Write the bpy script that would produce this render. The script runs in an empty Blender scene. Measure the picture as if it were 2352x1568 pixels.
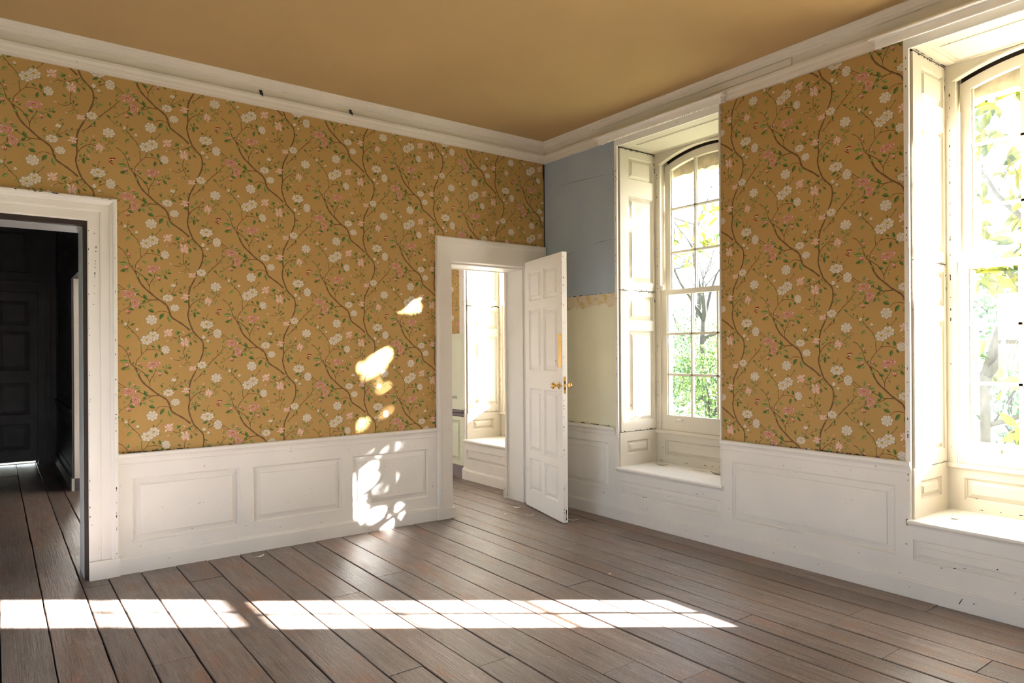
import bpy, bmesh, math, random
from mathutils import Vector, Matrix
SC = bpy.context.scene
COL = SC.collection
PI = math.pi

# ------------------------------------------------------------------ camera, world, sun, exposure
cam = bpy.data.cameras.new('camera')
cam.sensor_width = 36.0
cam.lens = 1586.6 / 2352 * 36.0
cam.shift_y = 22.9 / 2352
cam.clip_start = 0.05
cam_o = bpy.data.objects.new('camera', cam)
COL.objects.link(cam_o)
cam_o.location = (-4.2945, -5.1868, 1.45)
cam_o.rotation_mode = 'QUATERNION'
_q = Matrix.Rotation(-0.643034, 4, 'Z') @ Matrix.Rotation(PI / 2, 4, 'X') @ Matrix.Rotation(-0.0060188, 4, 'Z')
cam_o.rotation_quaternion = _q.to_quaternion()
SC.camera = cam_o

SC.view_settings.view_transform = 'Standard'
SC.view_settings.look = 'None'
SC.view_settings.gamma = 1.0
SC.view_settings.use_curve_mapping = False
SC.view_settings.exposure = 1.52
cy = SC.cycles
cy.use_denoising = True
cy.max_bounces = 10
cy.diffuse_bounces = 7
cy.glossy_bounces = 4
cy.transmission_bounces = 4
cy.transparent_max_bounces = 12
cy.sample_clamp_indirect = 6.0

SUN_EL = math.radians(23.0)
SUN_D = Vector((-0.797 * math.cos(SUN_EL), 0.604 * math.cos(SUN_EL), -math.sin(SUN_EL))).normalized()

world = bpy.data.worlds.new('world')
SC.world = world
world.use_nodes = True
_nt = world.node_tree
_bg = _nt.nodes['Background']
_sky = _nt.nodes.new('ShaderNodeTexSky')
_sky.sky_type = 'NISHITA'
_sky.sun_disc = False
_sky.sun_elevation = math.radians(32)
_sky.sun_rotation = math.radians(127)
_sky.dust_density = 1.0
_sky.air_density = 1.0
_hs = _nt.nodes.new('ShaderNodeHueSaturation')
_hs.inputs['Saturation'].default_value = 0.55
_nt.links.new(_sky.outputs[0], _hs.inputs['Color'])
_nt.links.new(_hs.outputs[0], _bg.inputs['Color'])
_bg.inputs['Strength'].default_value = 0.8

_sun = bpy.data.lights.new('sun', 'SUN')
_sun.energy = 85.0
_sun.color = (1.0, 0.99, 0.97)
_sun.angle = math.radians(0.6)
_so = bpy.data.objects.new('sun', _sun)
COL.objects.link(_so)
_so.location = (12, -9, 9)
_so.rotation_mode = 'QUATERNION'
_so.rotation_quaternion = SUN_D.to_track_quat('-Z', 'Y')

# daylight portals in the openings (they give no light, they only guide the sampling of the sky)
WINDOW_Y = [-0.995, -3.36, -5.725, 1.41, 3.775]      # left (far) side of each window recess
RW = 1.04                                      # recess width
for _i, _y in enumerate(WINDOW_Y):
    _a = bpy.data.lights.new('sky_portal', 'AREA')
    _a.shape = 'RECTANGLE'
    _a.size = 2.7
    _a.size_y = 1.2
    _a.cycles.is_portal = True
    _ao = bpy.data.objects.new('sky_portal', _a)
    COL.objects.link(_ao)
    _ao.location = (0.78, _y - RW / 2, 1.95)
    _ao.rotation_euler = (0, PI / 2, 0)
LEFT_FILL_WIN = [(-4.30, -3.40), (-2.55, -1.15)]      # unseen windows added in the wall opposite as fill light
for _y0, _y1 in LEFT_FILL_WIN:
    _a = bpy.data.lights.new('sky_portal', 'AREA')
    _a.shape = 'RECTANGLE'
    _a.size = 1.7
    _a.size_y = _y1 - _y0
    _a.cycles.is_portal = True
    _ao = bpy.data.objects.new('sky_portal', _a)
    COL.objects.link(_ao)
    _ao.location = (-7.05, (_y0 + _y1) / 2, 1.55)
    _ao.rotation_euler = (0, -PI / 2, 0)

REAR_FILL_WIN = [(-5.15, -3.85)]       # one more unseen window added in the end wall for fill
for _y0, _y1 in REAR_FILL_WIN:
    _a = bpy.data.lights.new('sky_portal', 'AREA')
    _a.shape = 'RECTANGLE'
    _a.size = _y1 - _y0
    _a.size_y = 1.7
    _a.cycles.is_portal = True
    _ao = bpy.data.objects.new('sky_portal', _a)
    COL.objects.link(_ao)
    _ao.location = ((_y0 + _y1) / 2, -7.92, 1.55)
    _ao.rotation_euler = (PI / 2, 0, 0)

# ------------------------------------------------------------------ materials
def new_mat(name):
    m = bpy.data.materials.new(name)
    m.use_nodes = True
    return m, m.node_tree, m.node_tree.nodes['Principled BSDF']

def N(nt, t, **kw):
    n = nt.nodes.new(t)
    for k, v in kw.items():
        setattr(n, k, v)
    return n

def coords(nt, scale=(1, 1, 1)):
    tc = N(nt, 'ShaderNodeTexCoord')
    mp = N(nt, 'ShaderNodeMapping')
    mp.inputs['Scale'].default_value = scale
    nt.links.new(tc.outputs['Object'], mp.inputs['Vector'])
    return mp.outputs['Vector']

def noise(nt, vec, scale, detail=4, rough=0.55):
    n = N(nt, 'ShaderNodeTexNoise')
    n.inputs['Scale'].default_value = scale
    n.inputs['Detail'].default_value = detail
    n.inputs['Roughness'].default_value = rough
    nt.links.new(vec, n.inputs['Vector'])
    return n.outputs['Fac']

def ramp(nt, fac, stops):
    r = N(nt, 'ShaderNodeValToRGB')
    e = r.color_ramp.elements
    while len(e) < len(stops):
        e.new(0.5)
    for i, (p, c) in enumerate(stops):
        e[i].position = p
        e[i].color = (*c, 1) if len(c) == 3 else c
    nt.links.new(fac, r.inputs['Fac'])
    return r.outputs['Color']

def mixc(nt, fac, a, b, mode='MIX'):
    m = N(nt, 'ShaderNodeMix', data_type='RGBA', blend_type=mode)
    if isinstance(fac, (int, float)):
        m.inputs[0].default_value = fac
    else:
        nt.links.new(fac, m.inputs[0])
    for s, v in ((6, a), (7, b)):
        if isinstance(v, tuple):
            m.inputs[s].default_value = (*v, 1)
        else:
            nt.links.new(v, m.inputs[s])
    return m.outputs[2]

def bump(nt, b, h, strength=0.2, dist=0.01):
    n = N(nt, 'ShaderNodeBump')
    n.inputs['Strength'].default_value = strength
    n.inputs['Distance'].default_value = dist
    nt.links.new(h, n.inputs['Height'])
    nt.links.new(n.outputs['Normal'], b.inputs['Normal'])

def sc(c, k):
    return tuple(min(1.0, x * k) for x in c)

def pmat(name, col, rough=0.6, var=0.08, scale=3.0, bmp=0.0, bscale=60.0, spec=0.5, metal=0.0, col2=None):
    m, nt, b = new_mat(name)
    v = coords(nt)
    f = noise(nt, v, scale, 5)
    c = ramp(nt, f, [(0.3, sc(col, 1 - var)), (0.7, sc(col2 or col, 1 + var))])
    nt.links.new(c, b.inputs['Base Color'])
    b.inputs['Roughness'].default_value = rough
    b.inputs['Specular IOR Level'].default_value = spec
    b.inputs['Metallic'].default_value = metal
    if bmp:
        bump(nt, b, noise(nt, v, bscale, 4), bmp, 0.004)
    return m

def paint(name, col, rough=0.45):
    """old gloss paint: cream mottling, a few darker scuffs and brush-mark relief"""
    m, nt, b = new_mat(name)
    v = coords(nt)
    c = ramp(nt, noise(nt, v, 2.2, 6), [(0.3, sc(col, 0.95)), (0.72, sc(col, 1.03))])
    spots = ramp(nt, noise(nt, v, 38, 2, 0.4), [(0.755, (0, 0, 0)), (0.775, (1, 1, 1))])
    c = mixc(nt, spots, c, (col[0] * 0.55, col[1] * 0.47, col[2] * 0.36))
    nt.links.new(c, b.inputs['Base Color'])
    b.inputs['Roughness'].default_value = rough
    b.inputs['Specular IOR Level'].default_value = 0.4
    bump(nt, b, noise(nt, v, 45, 5), 0.12, 0.004)
    return m

WHITE = (0.785, 0.755, 0.71)
M = {}
M['white'] = paint('cream_white_gloss_paint', WHITE)
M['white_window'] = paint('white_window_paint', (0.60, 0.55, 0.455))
M['white_door'] = paint('white_door_paint', (0.86, 0.84, 0.81))
M['cornice'] = paint('cornice_paint', (0.70, 0.65, 0.58), 0.6)
M['chip'] = pmat('dark_undercoat_and_gap_shade', (0.028, 0.016, 0.012), 0.8)  # undercoat under chips; also paints shade into the window gaps
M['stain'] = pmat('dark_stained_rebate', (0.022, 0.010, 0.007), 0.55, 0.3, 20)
M['grey'] = pmat('pale_grey_lining_paint', (0.42, 0.44, 0.44), 0.5)
M['ceil'] = pmat('ochre_ceiling_paint', (0.46, 0.325, 0.158), 0.9, 0.04, 1.3, 0.15, 90, spec=0.1)
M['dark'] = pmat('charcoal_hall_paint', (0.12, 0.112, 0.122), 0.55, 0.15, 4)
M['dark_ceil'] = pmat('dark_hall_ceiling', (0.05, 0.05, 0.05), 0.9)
M['mauve'] = pmat('mauve_rail_paint', (0.11, 0.075, 0.08), 0.5)
M['mint'] = pmat('mint_dado_paint', (0.60, 0.62, 0.48), 0.5, 0.04)
M['brass'] = pmat('brass', (0.80, 0.53, 0.18), 0.22, 0.1, 12, metal=1.0)
M['iron'] = pmat('blackened_iron', (0.03, 0.02, 0.018), 0.5, 0.2, 20)
M['scrap'] = pmat('peeled_paper', (0.72, 0.70, 0.58), 0.8, 0.15, 30)
M['scrap_dark'] = pmat('paint_flake_underside', (0.30, 0.30, 0.22), 0.8, 0.3, 30)
M['far_paint'] = pmat('dark_unseen_wall', (0.06, 0.068, 0.08), 0.9)  # tone invented for the unseen walls, kept dark to cut bounced light
M['stone'] = pmat('weathered_sandstone', (0.52, 0.44, 0.30), 0.9, 0.35, 9, 0.5, 40)
M['brick'] = pmat('outer_wall_stone', (0.62, 0.58, 0.5), 0.9, 0.15, 5)

# --- papers
P_PAPER = (0.46, 0.285, 0.100)
def paper_ground(name, col):
    m, nt, b = new_mat(name)
    v = coords(nt)
    c = ramp(nt, noise(nt, v, 1.4, 5), [(0.3, sc(col, 0.93)), (0.7, sc(col, 1.05))])
    c2 = ramp(nt, noise(nt, v, 260, 2), [(0.3, (0.9, 0.9, 0.9)), (0.7, (1.06, 1.06, 1.06))])
    c = mixc(nt, 0.6, c, c2, 'MULTIPLY')
    nt.links.new(c, b.inputs['Base Color'])
    b.inputs['Roughness'].default_value = 0.75
    b.inputs['Specular IOR Level'].default_value = 0.25
    return m
M['paper'] = paper_ground('ochre_wallpaper_ground', P_PAPER)
INK = [('brown', (0.075, 0.036, 0.018)), ('dkgreen', (0.060, 0.120, 0.028)), ('green', (0.150, 0.215, 0.055)),
       ('ltgreen', (0.33, 0.34, 0.115)), ('petal', (0.66, 0.60, 0.49)), ('line', (0.30, 0.215, 0.17)),
       ('pink', (0.66, 0.37, 0.29)), ('rose', (0.37, 0.09, 0.075)), ('yellow', (0.52, 0.31, 0.04)),
       ('red', (0.30, 0.025, 0.025)), ('bark', (0.22, 0.125, 0.06))]
PAPER_MATS = [M['paper']] + [pmat('print_' + n, c, 0.75, 0.06, 40, spec=0.25) for n, c in INK]
INKI = {n: i + 1 for i, (n, c) in enumerate(INK)}

# --- floor boards
def floor_mat():
    m, nt, b = new_mat('worn_varnished_floorboards')
    geo = N(nt, 'ShaderNodeNewGeometry')
    rnd = geo.outputs['Random Per Island']
    tc = N(nt, 'ShaderNodeTexCoord')
    off = N(nt, 'ShaderNodeVectorMath', operation='SCALE')
    comb = N(nt, 'ShaderNodeCombineXYZ')
    for i in range(3):
        nt.links.new(rnd, comb.inputs[i])
    nt.links.new(comb.outputs[0], off.inputs[0])
    off.inputs['Scale'].default_value = 37.0
    add = N(nt, 'ShaderNodeVectorMath', operation='ADD')
    nt.links.new(tc.outputs['Object'], add.inputs[0])
    nt.links.new(off.outputs[0], add.inputs[1])
    mp = N(nt, 'ShaderNodeMapping')
    mp.inputs['Scale'].default_value = (1.0, 0.07, 1.0)
    nt.links.new(add.outputs[0], mp.inputs['Vector'])
    grain = noise(nt, mp.outputs['Vector'], 42, 8, 0.65)
    fine = noise(nt, mp.outputs['Vector'], 170, 4, 0.6)
    mp2 = N(nt, 'ShaderNodeMapping')
    mp2.inputs['Scale'].default_value = (1.0, 0.022, 1.0)
    nt.links.new(add.outputs[0], mp2.inputs['Vector'])
    streak = noise(nt, mp2.outputs['Vector'], 150, 5, 0.7)
    mp3 = N(nt, 'ShaderNodeMapping')
    mp3.inputs['Scale'].default_value = (1.0, 0.35, 1.0)
    nt.links.new(add.outputs[0], mp3.inputs['Vector'])
    blot = noise(nt, tc.outputs['Object'], 1.7, 6, 0.6)
    blot2 = noise(nt, mp3.outputs['Vector'], 5.5, 8, 0.7)
    worn = noise(nt, mp3.outputs['Vector'], 13, 9, 0.75)
    grit = noise(nt, tc.outputs['Object'], 120, 4, 0.7)
    base = ramp(nt, grain, [(0.25, (0.105, 0.080, 0.068)), (0.5, (0.20, 0.160, 0.138)), (0.8, (0.30, 0.245, 0.212))])
    red = ramp(nt, blot2, [(0.52, (0, 0, 0)), (0.66, (1, 1, 1))])
    base = mixc(nt, red, base, mixc(nt, 0.55, base, (0.33, 0.155, 0.080)))
    dk = ramp(nt, blot2, [(0.30, (1, 1, 1)), (0.42, (0, 0, 0))])
    base = mixc(nt, dk, base, mixc(nt, 0.5, base, (0.045, 0.038, 0.036)))
    pale = ramp(nt, worn, [(0.54, (0, 0, 0)), (0.70, (1, 1, 1))])
    base = mixc(nt, pale, base, mixc(nt, 0.6, base, (0.36, 0.32, 0.295)))
    grey = ramp(nt, blot, [(0.45, (0, 0, 0)), (0.72, (1, 1, 1))])
    base = mixc(nt, grey, base, mixc(nt, 0.40, base, (0.23, 0.205, 0.20)))
    tint = ramp(nt, rnd, [(0.0, (0.80, 0.77, 0.76)), (0.5, (1.0, 1.0, 1.0)), (1.0, (1.18, 1.10, 1.06))])
    base = mixc(nt, 1.0, base, tint, 'MULTIPLY')
    st = ramp(nt, streak, [(0.30, (0.35, 0.32, 0.30)), (0.45, (1, 1, 1)), (0.60, (1, 1, 1)), (0.72, (1.5, 1.47, 1.44))])
    base = mixc(nt, 0.85, base, st, 'MULTIPLY')
    gt = ramp(nt, grit, [(0.3, (0.55, 0.55, 0.55)), (0.7, (1.4, 1.4, 1.4))])
    base = mixc(nt, 0.7, base, gt, 'MULTIPLY')
    sp = ramp(nt, noise(nt, tc.outputs['Object'], 75, 2, 0.3), [(0.75, (0, 0, 0)), (0.77, (1, 1, 1))])
    base = mixc(nt, sp, base, (0.48, 0.42, 0.35))
    nt.links.new(base, b.inputs['Base Color'])
    rg = ramp(nt, blot2, [(0.25, (0.22, 0.22, 0.22)), (0.75, (0.52, 0.52, 0.52))])
    rg2 = mixc(nt, 0.35, rg, ramp(nt, grain, [(0.2, (0.24, 0.24, 0.24)), (0.8, (0.62, 0.62, 0.62))]))
    nt.links.new(rg2, b.inputs['Roughness'])
    b.inputs['Specular IOR Level'].default_value = 0.42
    hm = N(nt, 'ShaderNodeMath', operation='ADD')
    nt.links.new(grain, hm.inputs[0])
    nt.links.new(streak, hm.inputs[1])
    bump(nt, b, hm.outputs[0], 0.55, 0.003)
    return m
M['floor'] = floor_mat()
M['floor_gap'] = pmat('black_gap_between_boards', (0.010, 0.008, 0.007), 0.9)

# --- the painted plaster by the corner: blue above, cream torn strip, sage below
def plaster_mat():
    m, nt, b = new_mat('blue_and_sage_painted_plaster')
    tc = N(nt, 'ShaderNodeTexCoord')
    sep = N(nt, 'ShaderNodeSeparateXYZ')
    nt.links.new(tc.outputs['Object'], sep.inputs[0])
    z = sep.outputs['Z']
    def above(zc, amp, scale):
        n = noise(nt, tc.outputs['Object'], scale, 5, 0.6)
        a = N(nt, 'ShaderNodeMath', operation='MULTIPLY_ADD')
        nt.links.new(n, a.inputs[0])
        a.inputs[1].default_value = amp
        nt.links.new(z, a.inputs[2])
        g = N(nt, 'ShaderNodeMath', operation='GREATER_THAN')
        nt.links.new(a.outputs[0], g.inputs[0])
        g.inputs[1].default_value = zc + amp * 0.5
        return g.outputs[0]
    cloud = noise(nt, tc.outputs['Object'], 2.5, 5)
    blue = ramp(nt, cloud, [(0.3, (0.355, 0.415, 0.495)), (0.7, (0.395, 0.46, 0.545))])
    sage = ramp(nt, cloud, [(0.3, (0.70, 0.665, 0.51)), (0.7, (0.76, 0.725, 0.56))])
    cream = ramp(nt, noise(nt, tc.outputs['Object'], 14, 5), [(0.50, (0.68, 0.58, 0.43)), (0.58, (0.62, 0.45, 0.21))])
    c = mixc(nt, above(1.845, 0.22, 8.0), sage, cream)
    c = mixc(nt, above(1.952, 0.012, 30.0), c, blue)
    nt.links.new(c, b.inputs['Base Color'])
    b.inputs['Roughness'].default_value = 0.62
    b.inputs['Specular IOR Level'].default_value = 0.3
    bump(nt, b, noise(nt, tc.outputs['Object'], 30, 5), 0.1, 0.004)
    return m
M['plaster'] = plaster_mat()

# --- dusty old window glass: lets the light straight through, mirrors a little, a thin veil of dust
def glass_mat():
    m = bpy.data.materials.new('dusty_window_glass')
    m.use_nodes = True
    nt = m.node_tree
    nt.nodes.clear()
    out = N(nt, 'ShaderNodeOutputMaterial')
    tr = N(nt, 'ShaderNodeBsdfTransparent')
    gl = N(nt, 'ShaderNodeBsdfGlossy')
    gl.inputs['Roughness'].default_value = 0.02
    du = N(nt, 'ShaderNodeBsdfTranslucent')
    du.inputs['Color'].default_value = (0.9, 0.92, 0.95, 1)
    v = coords(nt)
    f = ramp(nt, noise(nt, v, 6, 6, 0.6), [(0.3, (0.0005, 0.0005, 0.0005)), (0.75, (0.006, 0.006, 0.006))])
    m1 = N(nt, 'ShaderNodeMixShader')
    nt.links.new(f, m1.inputs[0])
    nt.links.new(tr.outputs[0], m1.inputs[1])
    nt.links.new(du.outputs[0], m1.inputs[2])
    m2 = N(nt, 'ShaderNodeMixShader')
    m2.inputs[0].default_value = 0.04
    nt.links.new(m1.outputs[0], m2.inputs[1])
    nt.links.new(gl.outputs[0], m2.inputs[2])
    nt.links.new(m2.outputs[0], out.inputs['Surface'])
    return m
M['glass'] = glass_mat()

def leaf_mat(name, c1, c2, trans=0.5, scale=1.2):
    m = bpy.data.materials.new(name)
    m.use_nodes = True
    nt = m.node_tree
    nt.nodes.clear()
    out = N(nt, 'ShaderNodeOutputMaterial')
    geo = N(nt, 'ShaderNodeNewGeometry')
    c = ramp(nt, geo.outputs['Random Per Island'], [(0.0, c1), (1.0, c2)])
    d = N(nt, 'ShaderNodeBsdfDiffuse')
    t = N(nt, 'ShaderNodeBsdfTranslucent')
    nt.links.new(c, d.inputs['Color'])
    nt.links.new(c, t.inputs['Color'])
    m1 = N(nt, 'ShaderNodeMixShader')
    m1.inputs[0].default_value = trans
    nt.links.new(d.outputs[0], m1.inputs[1])
    nt.links.new(t.outputs[0], m1.inputs[2])
    nt.links.new(m1.outputs[0], out.inputs['Surface'])
    return m
M['mag_leaf'] = leaf_mat('magnolia_leaves', (0.018, 0.045, 0.012), (0.17, 0.16, 0.018), 0.3)
M['shrub_leaf'] = leaf_mat('shrub_leaves', (0.035, 0.085, 0.025), (0.13, 0.18, 0.06), 0.35)
M['shrub_dark'] = leaf_mat('dark_shrub_leaves', (0.02, 0.06, 0.03), (0.07, 0.12, 0.055), 0.3)
M['bark'] = pmat('grey_bark', (0.032, 0.032, 0.026), 0.9, 0.3, 12)
M['grass'] = pmat('lawn_grass', (0.075, 0.085, 0.04), 0.95, 0.3, 2.0)

# ------------------------------------------------------------------ mesh builder
X = Vector((1, 0, 0)); Y = Vector((0, 1, 0)); Z = Vector((0, 0, 1))

class MB:
    def __init__(self, *mats):
        self.v = []; self.f = []; self.mi = []; self.mats = list(mats); self.smooth = []
    def face(self, pts, mi=0, smooth=False):
        n = len(self.v)
        self.v.extend([tuple(p) for p in pts])
        self.f.append(tuple(range(n, n + len(pts)))); self.mi.append(mi); self.smooth.append(smooth)
    def box(self, x0, y0, z0, x1, y1, z1, mi=0):
        a, b = sorted((x0, x1)); c, d = sorted((y0, y1)); e, f = sorted((z0, z1))
        n = len(self.v)
        self.v.extend([(a, c, e), (b, c, e), (b, d, e), (a, d, e), (a, c, f), (b, c, f), (b, d, f), (a, d, f)])
        for q in ((0, 3, 2, 1), (4, 5, 6, 7), (0, 1, 5, 4), (1, 2, 6, 5), (2, 3, 7, 6), (3, 0, 4, 7)):
            self.f.append(tuple(n + i for i in q)); self.mi.append(mi); self.smooth.append(False)
    def obox(self, o, u, v, w, mi=0):
        o, u, v, w = Vector(o), Vector(u), Vector(v), Vector(w)
        p = [o, o + u, o + u + v, o + v, o + w, o + u + w, o + u + v + w, o + v + w]
        n = len(self.v)
        self.v.extend([tuple(q) for q in p])
        flip = u.cross(v).dot(w) < 0
        for q in ((0, 3, 2, 1), (4, 5, 6, 7), (0, 1, 5, 4), (1, 2, 6, 5), (2, 3, 7, 6), (3, 0, 4, 7)):
            if flip: q = q[::-1]
            self.f.append(tuple(n + i for i in q)); self.mi.append(mi); self.smooth.append(False)
    def tube(self, pts, rads, sides=8, mi=0, cap=True):
        pts = [Vector(p) for p in pts]
        n0 = len(self.v)
        for i, p in enumerate(pts):
            d = (pts[min(i + 1, len(pts) - 1)] - pts[max(i - 1, 0)])
            if d.length < 1e-9: d = Z.copy()
            d.normalize()
            a = d.orthogonal().normalized() if abs(d.z) > 0.9 else d.cross(Z).normalized()
            b = d.cross(a)
            for k in range(sides):
                t = 2 * PI * k / sides
                self.v.append(tuple(p + (a * math.cos(t) + b * math.sin(t)) * rads[i]))
        for i in range(len(pts) - 1):
            for k in range(sides):
                k2 = (k + 1) % sides
                self.f.append((n0 + i * sides + k, n0 + i * sides + k2, n0 + (i + 1) * sides + k2, n0 + (i + 1) * sides + k))
                self.mi.append(mi); self.smooth.append(True)
        if cap:
            self.f.append(tuple(n0 + k for k in range(sides))[::-1]); self.mi.append(mi); self.smooth.append(False)
            e = n0 + (len(pts) - 1) * sides
            self.f.append(tuple(e + k for k in range(sides))); self.mi.append(mi); self.smooth.append(False)
    def lathe(self, o, axis, prof, sides=20, mi=0):
        o = Vector(o); axis = Vector(axis).normalized()
        self.tube([o + axis * h for r, h in prof], [max(r, 1e-4) for r, h in prof], sides, mi)
    def sweep(self, path, prof, mi=0, closed=True, ends=True):
        """path: list of (pos, A, B); prof: list of (a, b); a point is pos + a*A + b*B"""
        n0 = len(self.v); k = len(prof)
        for pos, A, B in path:
            for a, b in prof:
                self.v.append(tuple(Vector(pos) + Vector(A) * a + Vector(B) * b))
        for i in range(len(path) - 1):
            for j in range(k if closed else k - 1):
                j2 = (j + 1) % k
                self.f.append((n0 + i * k + j, n0 + i * k + j2, n0 + (i + 1) * k + j2, n0 + (i + 1) * k + j))
                self.mi.append(mi); self.smooth.append(False)
        if ends and closed:
            self.f.append(tuple(n0 + j for j in range(k))[::-1]); self.mi.append(mi); self.smooth.append(False)
            e = n0 + (len(path) - 1) * k
            self.f.append(tuple(e + j for j in range(k))); self.mi.append(mi); self.smooth.append(False)
    def panel_face(self, O, U, V, w, h, panels, prof=None, depth=0.0, mi=0, back=True):
        """a flat w x h board facing UxV with sunk, raised-and-fielded panels; depth > 0 closes it into a slab"""
        O, U, V = Vector(O), Vector(U), Vector(V)
        Nn = U.cross(V)
        prof = prof or PROF
        us = sorted({0.0, w} | {p[0] for p in panels} | {p[2] for p in panels})
        vs = sorted({0.0, h} | {p[1] for p in panels} | {p[3] for p in panels})
        P = lambda u, v, d=0.0: O + U * u + V * v + Nn * d
        for i in range(len(us) - 1):
            for j in range(len(vs) - 1):
                cu, cv = (us[i] + us[i + 1]) / 2, (vs[j] + vs[j + 1]) / 2
                if any(p[0] < cu < p[2] and p[1] < cv < p[3] for p in panels): continue
                self.face([P(us[i], vs[j]), P(us[i + 1], vs[j]), P(us[i + 1], vs[j + 1]), P(us[i], vs[j + 1])], mi)
        for p in panels:
            s = min(1.0, 0.42 * min(p[2] - p[0], p[3] - p[1]) / prof[-1][0])
            loops = [[P(p[0] + a * s, p[1] + a * s, d), P(p[2] - a * s, p[1] + a * s, d),
                      P(p[2] - a * s, p[3] - a * s, d), P(p[0] + a * s, p[3] - a * s, d)] for a, d in prof]
            for A, B in zip(loops, loops[1:]):
                for k in range(4):
                    k2 = (k + 1) % 4
                    self.face([A[k], A[k2], B[k2], B[k]], mi)
            self.face(loops[-1], mi)
        if depth > 0:
            a, b, c, d = P(0, 0), P(w, 0), P(w, h), P(0, h)
            a2, b2, c2, d2 = [q - Nn * depth for q in (a, b, c, d)]
            for q in ((b, a, a2, b2), (c, b, b2, c2), (d, c, c2, d2), (a, d, d2, a2)):
                self.face(q, mi)
            if back: self.face((a2, d2, c2, b2), mi)
    def chips(self, p0, p1, Nn, across, n, mi, size=0.008, rng=random):
        """little flakes of missing paint strewn along an edge from p0 to p1"""
        p0, p1, Nn, across = Vector(p0), Vector(p1), Vector(Nn), Vector(across)
        d = (p1 - p0).normalized()
        for _ in range(n):
            c = p0.lerp(p1, rng.random()) + Nn * 0.0008
            L = size * rng.uniform(0.4, 1.9); W = size * rng.uniform(0.25, 0.8)
            k = rng.randint(5, 7)
            self.face([c + d * (L * math.cos(2 * PI * i / k) * rng.uniform(0.6, 1.1)) +
                       across * (W * math.sin(2 * PI * i / k) * rng.uniform(0.5, 1.1)) for i in range(k)], mi)
    def build(self, name, parent=None, loc=(0, 0, 0)):
        me = bpy.data.meshes.new(name)
        loc = Vector(loc)
        me.from_pydata([tuple(Vector(p) - loc) for p in self.v] if loc.length else self.v, [], self.f)
        for m in self.mats: me.materials.append(m)
        me.polygons.foreach_set('material_index', self.mi)
        me.polygons.foreach_set('use_smooth', self.smooth)
        me.update()
        o = bpy.data.objects.new(name, me)
        COL.objects.link(o)
        o.location = loc
        if parent: o.parent = parent
        return o

PROF = [(0, 0), (0.002, -0.008), (0.008, -0.014), (0.012, -0.016), (0.014, -0.022), (0.050, -0.009), (0.0512, -0.002)]
PROF_S = [(0, 0), (0.002, -0.008), (0.009, -0.014), (0.012, -0.020), (0.038, -0.006), (0.039, -0.001)]

def empty(name, loc=(0, 0, 0)):
    o = bpy.data.objects.new(name, None)
    o.empty_display_size = 0.1
    COL.objects.link(o); o.location = loc
    return o

def struct(o, label=None, cat=None):
    o['kind'] = 'structure'
    if label: o['label'] = label
    if cat: o['category'] = cat
    return o

def tag(o, label, cat, group=None):
    o['label'] = label; o['category'] = cat
    if group: o['group'] = group
    return o

def child(o, parent):
    """parent keeping the world placement of a mesh built in world coordinates"""
    o.parent = parent
    o.matrix_parent_inverse = Matrix.Translation(-Vector(parent.location))
    return o
BR=[[10,371,661,368,616,370,571,363,518,370,479,383,439,399,403,426,371,455,338,462,289,453,238,433,190,411,131,386,80,371,32,367,-16],[11,374,-233,337,-200,300,-174,263,-149,248,-124,240,-93,225,-62,194,-38,166,-19,128,16,91,50,66,86,49,129,32,166],[5,32,166,10,186,0,220,-9,252,-26,281,-45,302,-64,314],[6,34,164,66,141,91,120,108,91,122,60,122,18],[4,122,60,131,89,149,113,157,141,159,153],[2.5,131,89,151,92,164,99],[7,179,-30,151,-31,125,-32,105,-27,80,-14,56,-1],[4,128,-35,100,-52,70,-59],[3,11,-70,-13,-93,-33,-104,-62,-130],[5,38,173,43,204,62,230,79,254,102,278,117,313],[4,74,253,71,281,71,302],[4,102,278,132,282,162,280,193,268],[4,-6,436,16,408,38,383,58,359,67,330],[2,-20,450,-35,456,-42,475],[2,-8,432,-3,474,4,488],[6,370,565,389,596,416,620,443,632,471,630],[2.5,438,632,452,662,459,678],[2.5,370,512,394,532,413,547,438,556],[4,396,403,372,389,350,375,313,361,282,361,256,373,240,386],[2.5,240,342,261,353,282,361],[2.5,356,375,340,389],[2.5,412,383,393,353],[2,366,374,393,350,420,331],[3.5,341,297,334,266,339,233,355,200,379,166],[3.5,339,230,312,208,281,209,260,218],[2.5,355,194,328,172,312,168],[4.5,490,168,524,205,555,237,586,274,603,299],[2,555,237,552,266],[2,557,237,580,250,597,254],[2.5,524,205,521,220],[4.5,489,373,514,387,533,390],[4,500,432,517,416,533,407],[5,586,391,615,369,641,351],[3,581,381,603,357,626,353],[3,257,657,270,682,281,706,291,729,290,750],[2.5,262,662,289,677,315,694,347,704,379,722],[2,200,688,205,657],[4,256,530,231,537,200,543,174,537,154,516],[3,484,487,486,514,498,536],[3,153,399,181,431,197,450],[5,395,708,422,729,444,749,477,757],[4,433,742,458,772],[2.5,532,637,549,662,577,678,594,689],[2.5,493,629,526,630,554,619],[2,546,656,554,690],[2.5,157,141,177,137,208,144,234,157,254,161],[2.5,477,222,482,254,466,282],[2.5,532,194,565,161,591,138,625,131],[2.5,588,638,616,620,642,589,661,532,690,487]]
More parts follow.
